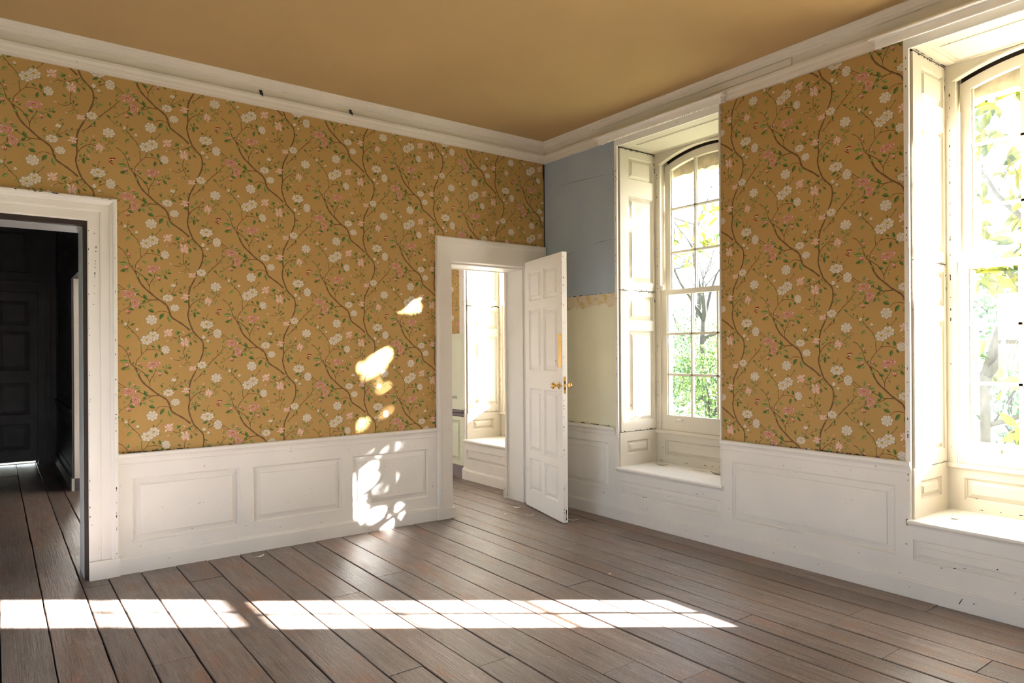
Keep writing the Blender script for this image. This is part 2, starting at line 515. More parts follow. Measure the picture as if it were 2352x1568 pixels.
LV=[[-4,685,7,721],[-13,674,17,672],[21,677,68,674],[43,645,67,658],[-28,605,7,620],[5,576,20,612],[-21,575,-38,588],[-5,556,34,543],[89,655,111,612],[76,597,103,616],[72,580,60,552],[82,584,101,555],[115,593,151,568],[113,549,156,532],[212,528,184,484],[236,518,255,463],[6,440,37,458],[-14,432,-35,422],[-2,428,-11,408],[-36,462,-41,479],[-6,460,5,468],[13,383,-18,354],[12,403,31,397],[113,393,118,405],[148,405,140,424],[67,355,45,347],[173,367,186,341],[189,650,205,638],[218,673,231,658],[242,692,258,670],[262,658,295,655],[-69,650,-52,670],[-58,613,-44,623],[182,440,200,456],[146,729,157,710],[305,678,332,669],[313,709,316,696],[336,706,349,722],[348,693,348,680],[370,706,375,720],[364,702,364,692],[399,706,416,698],[379,619,406,640],[371,611,334,611],[428,648,408,653],[431,654,419,681],[453,658,475,670],[417,624,417,640],[458,637,472,649],[420,605,445,573],[429,619,446,613],[454,621,456,592],[459,620,472,604],[476,595,482,576],[494,643,501,666],[516,616,523,595],[523,639,534,649],[541,619,542,599],[553,616,565,608],[541,630,558,634],[544,670,508,693],[552,656,578,666],[550,678,550,694],[564,689,575,697],[396,544,380,564],[403,548,411,568],[405,544,406,499],[415,540,442,532],[398,545,378,545],[645,600,651,626],[644,564,624,551],[525,464,544,472],[490,427,453,408],[506,410,488,387],[507,488,525,499],[476,496,450,506],[283,378,293,415],[288,385,314,406],[298,379,314,367],[282,358,288,343],[311,354,297,321],[363,394,375,363],[382,389,406,387],[409,367,424,351],[378,338,382,306],[398,343,421,326],[604,349,587,329],[499,333,518,326],[-19,277,-6,305],[-15,245,-32,230],[-4,248,16,242],[0,205,-61,209],[14,181,31,198],[-12,165,-50,151],[5,161,-11,142],[37,280,52,281],[62,301,77,318],[131,310,155,291],[183,280,175,318],[167,262,157,222],[190,264,206,241],[78,232,110,214],[63,161,81,172],[66,162,79,155],[38,115,68,132],[87,115,121,103],[114,145,145,131],[169,144,201,136],[212,142,235,111],[209,155,203,169],[221,153,225,181],[236,166,248,186],[231,158,260,158],[135,118,151,105],[145,82,154,64],[285,111,272,106],[285,111,280,122],[288,113,297,117],[289,81,303,92],[197,21,189,46],[198,46,206,54],[291,278,315,265],[352,274,379,266],[464,297,489,286],[475,258,461,234],[482,260,517,257],[483,250,489,230],[492,250,511,245],[557,258,552,280],[592,294,588,310],[600,290,610,298],[575,258,598,252],[357,216,379,234],[350,226,353,254],[305,221,319,232],[365,192,385,194],[354,178,343,157],[533,193,558,180],[568,157,586,145],[593,149,593,169],[475,154,499,161],[469,142,466,110],[447,144,447,129],[439,145,427,131],[608,210,586,220],[589,194,575,182],[599,197,599,184],[617,136,612,153]]
FL=[["p",-1,2,42,26,0],["p",37,-58,24,38,10],["p",144,180,45,24,14],["q",-5,-114,15,11,0],["q",-12,180,11,13,0],["q",56,186,10,11,0],["q",29,46,11,8,0],["q",181,117,11,13,0],["q",2,266,8,10,0],["w",236,633,34,25,0],["w",279,567,30,25,0],["w",135,482,36,34,0],["w",145,371,38,32,0],["y",105,345,38,32,0],["w",220,280,26,31,20],["y",484,456,46,30,0],["w",555,394,29,36,0],["w",546,726,37,31,0],["w",451,172,32,26,0],["u",270,720,19,13,0],["u",463,367,13,16,0],["u",48,416,10,12,0],["u",-20,451,10,13,0],["u",491,341,11,10,0],["l",235,395,36,33,20],["l",339,333,31,38,-80],["l",349,646,30,24,170],["l",493,619,27,36,70],["l",392,149,30,20,200],["b",336,397,14,6,125],["b",236,342,13,5,205],["b",459,684,13,5,65],["b",432,556,13,4,10],["b",258,218,14,6,150],["b",315,166,9,6,180],["m",565,548,27,32,0]]
# ------------------------------------------------------------------ wallpaper print (traced motif, in mm; half-drop repeat)
CW, CH = 0.656, 0.6475

def clip_poly(p, x0, z0, x1, z1):
    for ax, lim, sgn in ((0, x0, 1), (0, x1, -1), (1, z0, 1), (1, z1, -1)):
        out = []
        for i in range(len(p)):
            a, b = p[i], p[(i + 1) % len(p)]
            da, db = (a[ax] - lim) * sgn, (b[ax] - lim) * sgn
            if da >= 0: out.append(a)
            if (da >= 0) != (db >= 0):
                t = da / (da - db)
                out.append((a[0] + (b[0] - a[0]) * t, a[1] + (b[1] - a[1]) * t))
        p = out
        if len(p) < 3: return None
    return p

def smooth_line(pts, n=3):
    out = []
    for i in range(len(pts) - 1):
        p0 = pts[max(i - 1, 0)]; p1 = pts[i]; p2 = pts[i + 1]; p3 = pts[min(i + 2, len(pts) - 1)]
        for k in range(n):
            t = k / n
            out.append(tuple(0.5 * (2 * p1[j] + (p2[j] - p0[j]) * t + (2 * p0[j] - 5 * p1[j] + 4 * p2[j] - p3[j]) * t * t +
                                    (3 * p1[j] - p0[j] - 3 * p2[j] + p3[j]) * t ** 3) for j in (0, 1)))
    out.append(pts[-1])
    return out

def motif():
    """list of (layer, ink, polygon) for one repeat"""
    rng = random.Random(5)
    P = []
    def ell(cx, cy_, rx, ry, ang=0, n=9, lob=0.0, lobes=0, ph=0.0):
        c, s = math.cos(math.radians(ang)), math.sin(math.radians(ang))
        pts = []
        for i in range(n):
            t = 2 * PI * i / n
            k = 1 + lob * math.cos(lobes * t + ph)
            x, y = rx * k * math.cos(t), ry * k * math.sin(t)
            pts.append((cx + x * c - y * s, cy_ + x * s + y * c))
        return pts
    lay = [0]
    def add(ink, pts, l=None):
        P.append((lay[0] if l is None else l, INKI[ink], [(a / 1000, b / 1000) for a, b in pts]))
    for b in BR:
        w = b[0]; pts = smooth_line([(b[i], b[i + 1]) for i in range(1, len(b), 2)])
        for ink, ww, off, l in (('brown', w * 0.44, 0, 0), ('bark', w * 0.20, w * 0.10, 1)):
            if ink == 'bark' and w < 5: continue
            L = len(pts)
            side = []
            for i, p in enumerate(pts):
                a, c = pts[max(i - 1, 0)], pts[min(i + 1, L - 1)]
                dx, dy = c[0] - a[0], c[1] - a[1]
                d = math.hypot(dx, dy) or 1
                nx, ny = -dy / d, dx / d
                k = ww * (1.0 + 0.18 * math.sin(i * 1.7)) * (1 if w >= 9 else (1 - 0.35 * i / L))
                side.append(((p[0] + nx * (k + off), p[1] + ny * (k + off)), (p[0] - nx * (k - off), p[1] - ny * (k - off))))
            for i in range(L - 1):
                add(ink, [side[i][1], side[i + 1][1], side[i + 1][0], side[i][0]], l)
    for k, (x0, y0, x1, y1) in enumerate(LV):
        dx, dy = x1 - x0, y1 - y0
        L = math.hypot(dx, dy)
        if L < 3: continue
        ux, uy = dx / L, dy / L
        w = max(3.0, L * rng.uniform(0.20, 0.26))
        bend = rng.uniform(-0.08, 0.08) * L
        def at(t, o):
            bx = bend * 4 * t * (1 - t)
            return (x0 + ux * L * t - uy * (o + bx), y0 + uy * L * t + ux * (o + bx))
        sh = [(0, 0), (0.18, 0.55), (0.42, 1), (0.7, 0.75), (1, 0)]
        up = [at(t, w * s) for t, s in sh]; lo = [at(t, -w * s) for t, s in sh[1:-1]][::-1]
        dark = rng.random()
        add('dkgreen' if dark < 0.45 else 'green', up + lo, 2 + k % 3)
        mid = [at(t, 0) for t, s in sh[1:-1]][::-1]
        a = [at(t, w * 0.72 * s) for t, s in sh]
        if L > 12: add('green' if dark < 0.45 else 'ltgreen', a + mid, 6)
    for k, (kind, cx, cy_, rx, ry, ang) in enumerate(FL):
        lay[0] = 8 + (k % 2) * 60
        c, s = math.cos(math.radians(ang)), math.sin(math.radians(ang))
        def pt(x, y): return (cx + x * c - y * s, cy_ + x * s + y * c)
        def petal(ang_p, r, size, fill, line, squash=1.0):
            px, py = rx * r * math.cos(ang_p), ry * r * math.sin(ang_p)
            q = pt(px, py)
            a = math.degrees(ang_p) + ang
            add(line, ell(q[0], q[1], rx * size, ry * size * squash, a if rx < ry * 1.2 else ang, 10, 0.05, 5, rng.random() * 6)); lay[0] += 1
            add(fill, ell(q[0], q[1], rx * size * 0.86, ry * size * 0.86 * squash, a if rx < ry * 1.2 else ang, 10, 0.05, 5, rng.random() * 6)); lay[0] += 1
        if kind in 'wy':
            for i in range(7): petal(2 * PI * i / 7 + k, 0.62, 0.42, 'petal', 'line')
            for i in range(5): petal(2 * PI * i / 5 + k * 1.3, 0.33, 0.33, 'petal', 'line')
            for i in range(3): petal(2 * PI * i / 3 + k * 0.7, 0.12, 0.22, 'petal', 'line')
            if kind == 'y' or k % 3 == 0:
                q = pt(0, ry * 0.1); add('yellow', ell(q[0], q[1], rx * 0.24, ry * 0.2, ang, 8, 0.1, 4)); lay[0] += 1
        elif kind == 'p':
            for i in range(9): petal(2 * PI * i / 9, 0.68, 0.34, 'petal' if i % 3 == 0 else 'pink', 'rose' if i % 3 else 'pink')
            for r, ink in ((0.80, 'rose'), (0.70, 'pink'), (0.60, 'rose'), (0.51, 'petal'), (0.44, 'rose'), (0.36, 'pink'), (0.29, 'rose')):
                q = pt(0, ry * 0.10 * (1 - r)); add(ink, ell(q[0], q[1], rx * r, ry * r, ang, 22, 0.045, 8, r * 9)); lay[0] += 1
            add('yellow', ell(cx, cy_, rx * 0.22, ry * 0.17, ang, 9, 0.08, 4)); lay[0] += 1
        elif kind == 'q':
            add('green', ell(cx + rx * 0.3, cy_ - ry * 0.9, rx * 0.75, ry * 0.55, 20, 8)); lay[0] += 1
            add('rose', ell(cx, cy_, rx, ry, 0, 9)); lay[0] += 1
            add('pink', ell(cx - rx * 0.25, cy_ + ry * 0.15, rx * 0.66, ry * 0.7, 0, 9)); lay[0] += 1
            add('rose', ell(cx + rx * 0.05, cy_, rx * 0.2, ry * 0.5, 20, 7)); lay[0] += 1
            add('petal', ell(cx + rx * 0.4, cy_ + ry * 0.2, rx * 0.3, ry * 0.4, 0, 7)); lay[0] += 1
        elif kind == 'u':
            add('green', ell(cx + rx * 0.2, cy_ - ry * 0.7, rx * 0.7, ry * 0.6, 0, 8)); lay[0] += 1
            for i in range(4): petal(2 * PI * i / 4 + 0.4, 0.45, 0.55, 'petal', 'line')
        elif kind == 'l':
            R = (rx + ry) / 2
            for i in range(11):
                a = math.radians(ang) + (i - 5) * 0.50 + rng.uniform(-0.1, 0.1)
                L = R * (1.12 if i % 3 == 0 else 0.86) * rng.uniform(0.85, 1.1)
                kx, ky = rx / R, ry / R
                ux, uy = math.cos(a), math.sin(a)
                def q(t, o): return (cx + (ux * L * t - uy * o) * kx, cy_ + (uy * L * t + ux * o) * ky)
                w = R * 0.17
                out = [q(0, 0), q(0.45, w), q(0.8, w * 1.05), q(1.02, 0), q(0.8, -w * 1.05), q(0.45, -w)]
                inn = [q(0.05, 0), q(0.45, w * 0.72), q(0.78, w * 0.75), q(0.95, 0), q(0.78, -w * 0.75), q(0.45, -w * 0.72)]
                add('rose' if i % 4 == 1 else 'pink', out); lay[0] += 1
                add('pink' if i % 2 else 'petal', inn); lay[0] += 1
        elif kind == 'b':
            a = math.radians(ang); ux, uy = math.cos(a), math.sin(a)
            L, w = rx, max(3.0, ry)
            def q(t, o): return (cx + ux * L * t - uy * o, cy_ + uy * L * t + ux * o)
            add('rose', [q(-1, 0), q(0, w * .6), q(0.7, w * .75), q(1.05, 0), q(0.7, -w * .75), q(0, -w * .6)]); lay[0] += 1
            add('petal', [q(-0.8, 0), q(0, w * .4), q(0.7, w * .55), q(1, 0), q(0.7, -w * .4), q(0, -w * .4)]); lay[0] += 1
        elif kind == 'm':
            for pts, ink in (([(-18, 14), (-4, 20), (18, 21), (20, 13), (4, 13), (-14, 8)], 'red'),
                             ([(-22, -2), (-16, -8), (0, -18), (9, -25), (4, -27), (-10, -20), (-22, -9)], 'red'),
                             ([(-14, 8), (2, 12), (12, 11), (4, 4), (-8, 2)], 'petal'),
                             ([(-18, -3), (-8, 2), (2, -4), (4, -14), (-6, -10)], 'line'),
                             ([(-6, 5), (2, 3), (-2, -6), (-10, -2)], 'brown'),
                             ([(-20, 14), (-14, 12), (-16, 6), (-22, 8)], 'yellow'),
                             ([(-26, 2), (-19, 3), (-18, -3), (-25, -3)], 'yellow')):
                add(ink, [(cx + x * 0.95, cy_ + y * 0.95) for x, y in pts]); lay[0] += 1
    return P
MOTIF = motif()
MX = [min(p[0] for _, _, q in MOTIF for p in q), max(p[0] for _, _, q in MOTIF for p in q)]
MZ = [min(p[1] for _, _, q in MOTIF for p in q), max(p[1] for _, _, q in MOTIF for p in q)]

def wallpaper(name, O, U, w, z0, z1, uo, zo, parent=None):
    """papered rectangle: O is a point on the wall at floor level, U runs along it, w long, from z0 to z1;
    (uo, zo) is where the motif origin falls (along U from O, height)"""
    O, U = Vector(O), Vector(U)
    Nn = U.cross(Z)
    mb = MB(*PAPER_MATS)
    nu, nv = max(1, int(w / 0.4)), max(1, int((z1 - z0) / 0.4))
    P = lambda u, z, d=0.0: O + U * u + Z * z + Nn * d
    for i in range(nu):
        for j in range(nv):
            a, b = w * i / nu, w * (i + 1) / nu
            c, d = z0 + (z1 - z0) * j / nv, z0 + (z1 - z0) * (j + 1) / nv
            mb.face([P(a, c), P(b, c), P(b, d), P(a, d)], 0)
    k0 = math.floor((-uo - MX[1]) / CW); k1 = math.ceil((w - uo - MX[0]) / CW)
    for k in range(k0, k1 + 1):
        dz = CH / 2 if k % 2 else 0.0
        j0 = math.floor((z0 - zo - dz - MZ[1]) / CH); j1 = math.ceil((z1 - zo - dz - MZ[0]) / CH)
        for j in range(j0, j1 + 1):
            ox, oz = uo + k * CW, zo + dz + j * CH
            for lay, ink, q in MOTIF:
                r = [(ox + x, oz + y) for x, y in q]
                if all(x < 0 for x, y in r) or all(x > w for x, y in r) or all(y < z0 for x, y in r) or all(y > z1 for x, y in r): continue
                r = clip_poly(r, 0, z0, w, z1)
                if not r: continue
                area = sum(r[i][0] * r[(i + 1) % len(r)][1] - r[(i + 1) % len(r)][0] * r[i][1] for i in range(len(r)))
                if area < 0: r = r[::-1]
                mb.face([P(x, y, 0.0002 + lay * 0.000012) for x, y in r], ink)
    return mb.build(name, parent)

# ------------------------------------------------------------------ shell
H_CEIL = 3.4536
Z_RAIL = 0.79
Z_PAPER = 3.268
XL, YB = -6.9, -7.77            # unseen ends of the room

# floor boards run parallel to the window wall; the visible joints are where the photograph shows them
def floor_boards():
    rng = random.Random(11)
    mb = MB(M['floor'], M['floor_gap'])
    lines = [-0.0, -0.19, -0.38, -0.58, -0.78, -0.97, -1.12, -1.277, -1.485, -1.69, -1.9, -2.12, -2.329, -2.523, -2.717, -2.892,
             -3.106, -3.31, -3.524, -3.712, -3.864, -4.075, -4.28]
    while lines[-1] > XL - 0.1: lines.append(lines[-1] - rng.uniform(0.185, 0.22))
    joints = {12: [-2.545], 13: [-1.28], 10: [-2.944], 6: [-2.94], 7: [-1.98, -3.286], 5: [-2.94], 4: [-3.63], 3: [-3.27, -3.95], 2: [-3.27], 9: [-3.2], 1: [-1.3]}
    for i in range(len(lines) - 1):
        xa, xb = lines[i + 1], lines[i]
        js = sorted(joints.get(i, []))
        y = YB + rng.uniform(0.2, 2.5)
        extra = []
        while y < 6.0:
            if all(abs(y - j) > 1.4 for j in js) and not (js and -4.5 < y < 0.0): extra.append(y)
            y += rng.uniform(2.4, 4.2)
        cuts = [YB] + sorted(js + extra) + [6.0]
        for ya, yb in zip(cuts, cuts[1:]):
            ga, gb = rng.uniform(0.0008, 0.0040), rng.uniform(0.0008, 0.0040)
            n = max(2, int((yb - ya) / 0.22))
            h0 = rng.uniform(-0.0015, 0.0015)
            rows = []
            cup = rng.uniform(-0.0004, 0.0007)
            for k in range(n + 1):
                yy = ya + 0.0015 + (yb - ya - 0.003) * k / n
                ea, eb = xa + ga + rng.uniform(-0.0008, 0.0026), xb - gb - rng.uniform(-0.0008, 0.0026)
                hh = h0 + rng.uniform(-0.00018, 0.00018)
                bv = rng.uniform(0.0015, 0.004)
                w_ = eb - ea
                rows.append([(ea, yy, hh - 0.02), (ea, yy, hh - 0.003), (ea + bv, yy, hh), (ea + w_ * 0.33, yy, hh + cup), (ea + w_ * 0.67, yy, hh + cup),
                             (eb - bv, yy, hh), (eb, yy, hh - 0.003), (eb, yy, hh - 0.02)])
            n0 = len(mb.v); K = 8
            for r in rows: mb.v.extend(r)
            for k in range(n):
                for j in range(K - 1):
                    a = n0 + k * K + j
                    mb.f.append((a, a + 1, a + 1 + K, a + K)[::-1]); mb.mi.append(0); mb.smooth.append(False)
            for e in (n0, n0 + n * K):
                f = tuple(e + j for j in range(K))
                mb.f.append(f if e == n0 else f[::-1]); mb.mi.append(0); mb.smooth.append(False)
    mb.box(XL - 0.1, YB - 0.1, -0.12, 0.0, 6.0, -0.02, 1)
    return mb.build('floor')
struct(floor_boards(), 'worn brown floorboards running along the window wall', 'floor')

mb = MB(M['ceil']); mb.box(XL - 0.1, YB - 0.1, H_CEIL, 0.3, 0.29, H_CEIL + 0.1)
struct(mb.build('ceiling'), 'plain ochre painted ceiling of the room', 'ceiling')
mb = MB(M['white'], M['dark_ceil'])
mb.box(-3.5, 0.29, H_CEIL, 0.3, 6.1, H_CEIL + 0.1, 0)
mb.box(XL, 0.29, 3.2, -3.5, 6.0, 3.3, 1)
struct(mb.build('ceiling'), 'ceilings of the rooms beyond the two doorways', 'ceiling')

# --- left wall (y = 0): two doorways
D2L, D2R, D2H = -1.085, -0.22, 2.245        # right-hand doorway
D1L, D1R, D1H = -4.84, -3.815, 2.305        # left-hand doorway
wl = struct(empty('wall_left'), 'wall with floral ochre wallpaper above a white panelled dado', 'wall')
mb = MB(M['brick'], M['dark'], M['white'])
T0, T1 = 0.014, 0.285
def wall_seg(x0, x1, z0, z1):
    mb.box(x0, T0, z0, x1, T1, z1, 0)
wall_seg(XL - 0.1, D1L - 0.03, -0.02, H_CEIL + 0.1); wall_seg(D1L - 0.03, D1R + 0.03, D1H + 0.03, H_CEIL + 0.1)
wall_seg(D1R + 0.03, D2L - 0.02, -0.02, H_CEIL + 0.1); wall_seg(D2L - 0.02, D2R + 0.02, D2H + 0.02, H_CEIL + 0.1); wall_seg(D2R + 0.02, 0.0, -0.02, H_CEIL + 0.1)
mb.box(-3.5, T1, -0.02, D2L - 0.02, T1 + 0.005, H_CEIL, 2); mb.box(D2R + 0.02, T1, 0, 0, T1 + 0.005, H_CEIL, 2); mb.box(D2L - 0.02, T1, D2H + 0.02, D2R + 0.02, T1 + 0.005, H_CEIL, 2)
mb.box(XL, T1, -0.02, D1L - 0.03, T1 + 0.005, 3.2, 1); mb.box(D1L - 0.03, T1, D1H + 0.03, D1R + 0.03, T1 + 0.005, 3.2, 1)
mb.build('masonry', wl)
wallpaper('wallpaper', (-3.67, 0, 0), X, 3.67 - 1.22, 0.775, 3.30, -3.58 + 3.67, 1.8435, wl)
wallpaper('wallpaper', (-5.02, 0, 0), X, 5.02 - 3.67, 2.44, 3.30, -3.58 + 5.02, 1.8435, wl)
wallpaper('wallpaper', (-1.22, 0, 0), X, 1.22 - 0.012, 2.44, 3.30, -3.58 + 1.22, 1.8435, wl)
mb = MB(M['far_paint']); mb.face([(XL, 0, 0.78), (-5.02, 0, 0.78), (-5.02, 0, 3.3), (XL, 0, 3.3)]); mb.build('plain_wall_face', wl)
mb = MB(M['chip'])      # torn dark slit down the corner above the doorway
mb.face([(-0.012, -0.001, 2.46), (-0.001, -0.001, 2.46), (-0.001, -0.001, 3.3), (-0.02, -0.001, 3.3), (-0.024, -0.001, 3.16), (-0.014, -0.001, 3.1), (-0.010, -0.001, 2.8)])
mb.build('torn_corner_strip', wl)

mb = MB(M['white'])
def dado(x0, x1, panels):
    mb.panel_face((x0, -0.012, 0.0), X, Z, x1 - x0, 0.74, [(p[0] - x0, p[1], p[2] - x0, p[3]) for p in panels], PROF)
dado(-3.655, -1.225, [(-3.57, 0.20, -2.883, 0.625), (-2.788, 0.21, -2.108, 0.617), (-2.012, 0.208, -1.325, 0.62)])
dado(XL, -4.99, [(-6.6, 0.2, -5.2, 0.62)])
mb.build('dado_panelling', wl)
RAIL = [(0, 0.715), (0.016, 0.715), (0.018, 0.722), (0.014, 0.727), (0.016, 0.745), (0.024, 0.760), (0.034, 0.768), (0.036, 0.788), (0.030, 0.793), (0, 0.793)]
BASE = [(0, -0.015), (0.030, -0.015), (0.030, 0.098), (0.027, 0.106), (0.020, 0.110), (0.018, 0.118), (0, 0.120)]
rng0 = random.Random(3)
mb = MB(M['white'], M['chip'])
for a, b in ((-3.655, -1.225), (XL, -4.99)):
    mb.sweep([((a, 0, 0), -Y, Z), ((b, 0, 0), -Y, Z)], RAIL)
mb.chips((-3.62, -0.02, 0.7935), (-3.0, -0.02, 0.7935), Z, Y, 40, 1, 0.011, rng0)
mb.chips((-3.62, -0.004, 0.795), (-2.9, -0.004, 0.795), -Y, Z, 22, 1, 0.012, rng0)
mb.chips((-2.2, -0.004, 0.795), (-1.9, -0.004, 0.795), -Y, Z, 6, 1, 0.008, rng0)
mb.build('chair_rail', wl)
mb = MB(M['white'])
for a, b in ((-3.655, -1.225), (XL, -4.99)):
    mb.sweep([((a, 0, 0), -Y, Z), ((b, 0, 0), -Y, Z)], BASE)
struct(mb.build('baseboard_left'), 'white skirting board under the floral wall', 'skirting')

# --- cornice
CORN = [(0, 3.266), (0.022, 3.266), (0.024, 3.282), (0.032, 3.287), (0.036, 3.306), (0.046, 3.322), (0.048, 3.338), (0.026, 3.341),
        (0.024, 3.398), (0.044, 3.400), (0.047, 3.414), (0.056, 3.418), (0.060, 3.428), (0.072, 3.434), (0.076, 3.444), (0.084, 3.449), (0.084, 3.47), (0, 3.47)]
mb = MB(M['cornice'])
path = [((XL, 0, 0), X - Y, Z), ((0, 0, 0), -X - Y, Z), ((0, YB, 0), -X + Y, Z), ((XL, YB, 0), X + Y, Z), ((XL, 0, 0), X - Y, Z)]
mb.sweep(path, CORN, ends=False)
mb.build('trim_1')
struct(bpy.data.objects['trim_1'], 'moulded cream cornice running round the top of the walls', 'cornice')

# --- unseen walls that close the room
mb = MB(M['far_paint'], M['far_paint'])
y = YB - 0.1
for a, b in LEFT_FILL_WIN + [(0.29, 0.29)]:
    mb.box(XL - 0.1, y, -0.02, XL, a, H_CEIL, 0)
    if b > a:
        mb.box(XL - 0.1, a, -0.02, XL, b, 0.75, 1); mb.box(XL - 0.1, a, 2.35, XL, b, H_CEIL, 0)
    y = b
mb.box(XL, YB, 0, XL + 0.02, 0.0, 0.75, 1)
struct(mb.build('wall_far_left'))
for i, (a, b) in enumerate(LEFT_FILL_WIN):  # unseen windows added to brighten the room
    mb = MB(M['white_window'])
    for z in (0.75, 1.52, 2.29): mb.box(XL - 0.08, a, z, XL - 0.02, b, z + 0.06)
    for k in range(4): mb.box(XL - 0.08, a + (b - a - 0.05) * k / 3, 0.75, XL - 0.02, a + (b - a - 0.05) * k / 3 + 0.05, 2.35)
    struct(mb.build('window_%d' % (6 + i)), 'added fill-light window in the unseen wall opposite the bays', 'window')
mb = MB(M['far_paint'], M['far_paint'])
x = XL - 0.1
for a, b in sorted(REAR_FILL_WIN) + [(0.70, 0.70)]:
    mb.box(x, YB - 0.1, -0.02, a, YB, H_CEIL, 0)
    if b > a:
        mb.box(a, YB - 0.1, -0.02, b, YB, 0.75, 1); mb.box(a, YB - 0.1, 2.35, b, YB, H_CEIL, 0)
    x = b
mb.box(XL, YB, 0, 0, YB + 0.02, 0.75, 1)
struct(mb.build('wall_rear'))
for i, (a, b) in enumerate(REAR_FILL_WIN):  # unseen window added to brighten the room from behind
    mb = MB(M['white_window'])
    for z in (0.75, 1.52, 2.29): mb.box(a, YB - 0.08, z, b, YB - 0.02, z + 0.06)
    for k in range(4): mb.box(a + (b - a - 0.05) * k / 3, YB - 0.08, 0.75, a + (b - a - 0.05) * k / 3 + 0.05, YB - 0.02, 2.35)
    struct(mb.build('window_%d' % (9 + i)), 'added fill-light window in the unseen end wall', 'window')

# --- right wall (x = 0) with the window recesses
wr = struct(empty('wall_right'), 'window wall with blue and sage plaster and a papered pier', 'wall')
mb = MB(M['brick'])
rec = sorted([(y - RW, y) for y in WINDOW_Y])
y = YB - 0.1
for a, b in rec:
    mb.box(0.014, y, -0.02, 0.70, a - 0.05, H_CEIL + 0.1); mb.box(0.014, a - 0.05, 3.235, 0.70, b + 0.05, H_CEIL + 0.1)
    mb.box(0.505, a - 0.05, -0.02, 0.70, b + 0.05, 0.70)
    y = b + 0.05
mb.box(0.014, y, -0.02, 0.70, 6.1, H_CEIL + 0.1)
mb.build('masonry', wr)
mb = MB(M['plaster'], M['chip'])
mb.face([(0, 0, 0.775), (0, -0.96, 0.775), (0, -0.96, 3.3), (0, 0, 3.3)])
mb.chips((0, -0.955, 2.85), (0, -0.88, 3.24), -X, Y, 26, 1, 0.005, rng0)
mb.chips((0, -0.957, 0.9), (0, -0.957, 3.25), -X, Y, 50, 1, 0.007, rng0)
mb.chips((0, -0.02, 1.955), (0, -0.95, 1.955), -X, Z, 30, 1, 0.008, rng0)
mb.chips((0, -0.02, 0.796), (0, -0.95, 0.796), -X, Z, 25, 1, 0.009, rng0)
for a, b, c, d in ((-0.28, 2.33, -0.45, 2.37), (-0.1, 3.02, -0.93, 2.99), (-0.62, 2.40, -0.95, 2.42)):
    mb.face([(-0.0008, a, b), (-0.0008, (a + c) / 2, (b + d) / 2 + 0.006), (-0.0008, c, d), (-0.0008, (a + c) / 2, (b + d) / 2 + 0.003)], 1)
mb.build('painted_plaster', wr)
for y_hi, y_lo in ((-2.035, -3.36), (-4.40, -5.725), (-6.765, YB)):
    wallpaper('wallpaper', (0, y_hi - 0.004, 0), -Y, y_hi - y_lo - 0.034, 0.775, 3.29, 3.074 + y_hi if y_hi > -4 else 0.3, 2.48, wr)
mb = MB(M['white'])
def dado_r(y0, y1, panels):
    mb.panel_face((-0.012, y0, 0.0), -Y, Z, y0 - y1, 0.74, [(y0 - p[0], p[1], y0 - p[2], p[3]) for p in panels], PROF)
dado_r(0.0, -0.9582, [(-0.13, 0.25, -0.866, 0.65)])
dado_r(-2.037, -3.3232, [(-2.13, 0.23, -3.263, 0.642)])
dado_r(-4.402, -5.6882, [(-4.5, 0.23, -5.62, 0.642)])
dado_r(-6.767, YB, [(-6.9, 0.23, -7.6, 0.642)])
mb.build('dado_panelling', wr)
mb = MB(M['white'], M['chip'])
for a, b in ((0, -0.953), (-2.037, -3.353), (-4.40, -5.717), (-6.765, YB)):
    mb.sweep([((0, a, 0), -X, Z), ((0, b, 0), -X, Z)], RAIL)
mb.chips((-0.004, -2.45, 0.795), (-0.004, -3.2, 0.795), -X, Z, 30, 1, 0.010, rng0)
mb.chips((-0.02, -2.35, 0.7935), (-0.02, -3.0, 0.7935), Z, X, 34, 1, 0.010, rng0)
mb.chips((-0.02, -0.1, 0.7935), (-0.02, -0.9, 0.7935), Z, X, 24, 1, 0.010, rng0)
mb.build('chair_rail', wr)
mb = MB(M['white'], M['chip'])
mb.sweep([((0, 0, 0), -X, Z), ((0, YB, 0), -X, Z)], BASE)
mb.chips((-0.0305, -0.4, 0.06), (-0.0305, -4.2, 0.06), -X, Z, 14, 1, 0.005, rng0)
mb.chips((-0.0305, -3.61, 0.045), (-0.0305, -3.62, 0.065), -X, Z, 5, 1, 0.012, rng0)
struct(mb.build('baseboard_right'), 'white skirting board under the windows', 'skirting')

# ------------------------------------------------------------------ sash windows in panelled recesses
ARC_R, TC = 1.25, 0.52
def arch(t, crown): return crown - (ARC_R - math.sqrt(max(0.0, ARC_R ** 2 - (t - TC) ** 2)))

def arch_slab(mb, y0, x0, x1, t0, t1, lo, hi, mi=0, n=18):
    """solid between two height functions of t"""
    for i in range(n):
        a, b = t0 + (t1 - t0) * i / n, t0 + (t1 - t0) * (i + 1) / n
        p = [(a, lo(a)), (b, lo(b)), (b, hi(b)), (a, hi(a))]
        F = [(x0, y0 - t, z) for t, z in p]; K = [(x1, y0 - t, z) for t, z in p]
        mb.face(F, mi); mb.face(K[::-1], mi)
        mb.face([F[1], F[0], K[0], K[1]], mi); mb.face([F[3], F[2], K[2], K[3]], mi)
        if i == 0: mb.face([F[0], F[3], K[3], K[0]], mi)
        if i == n - 1: mb.face([F[2], F[1], K[1], K[2]], mi)

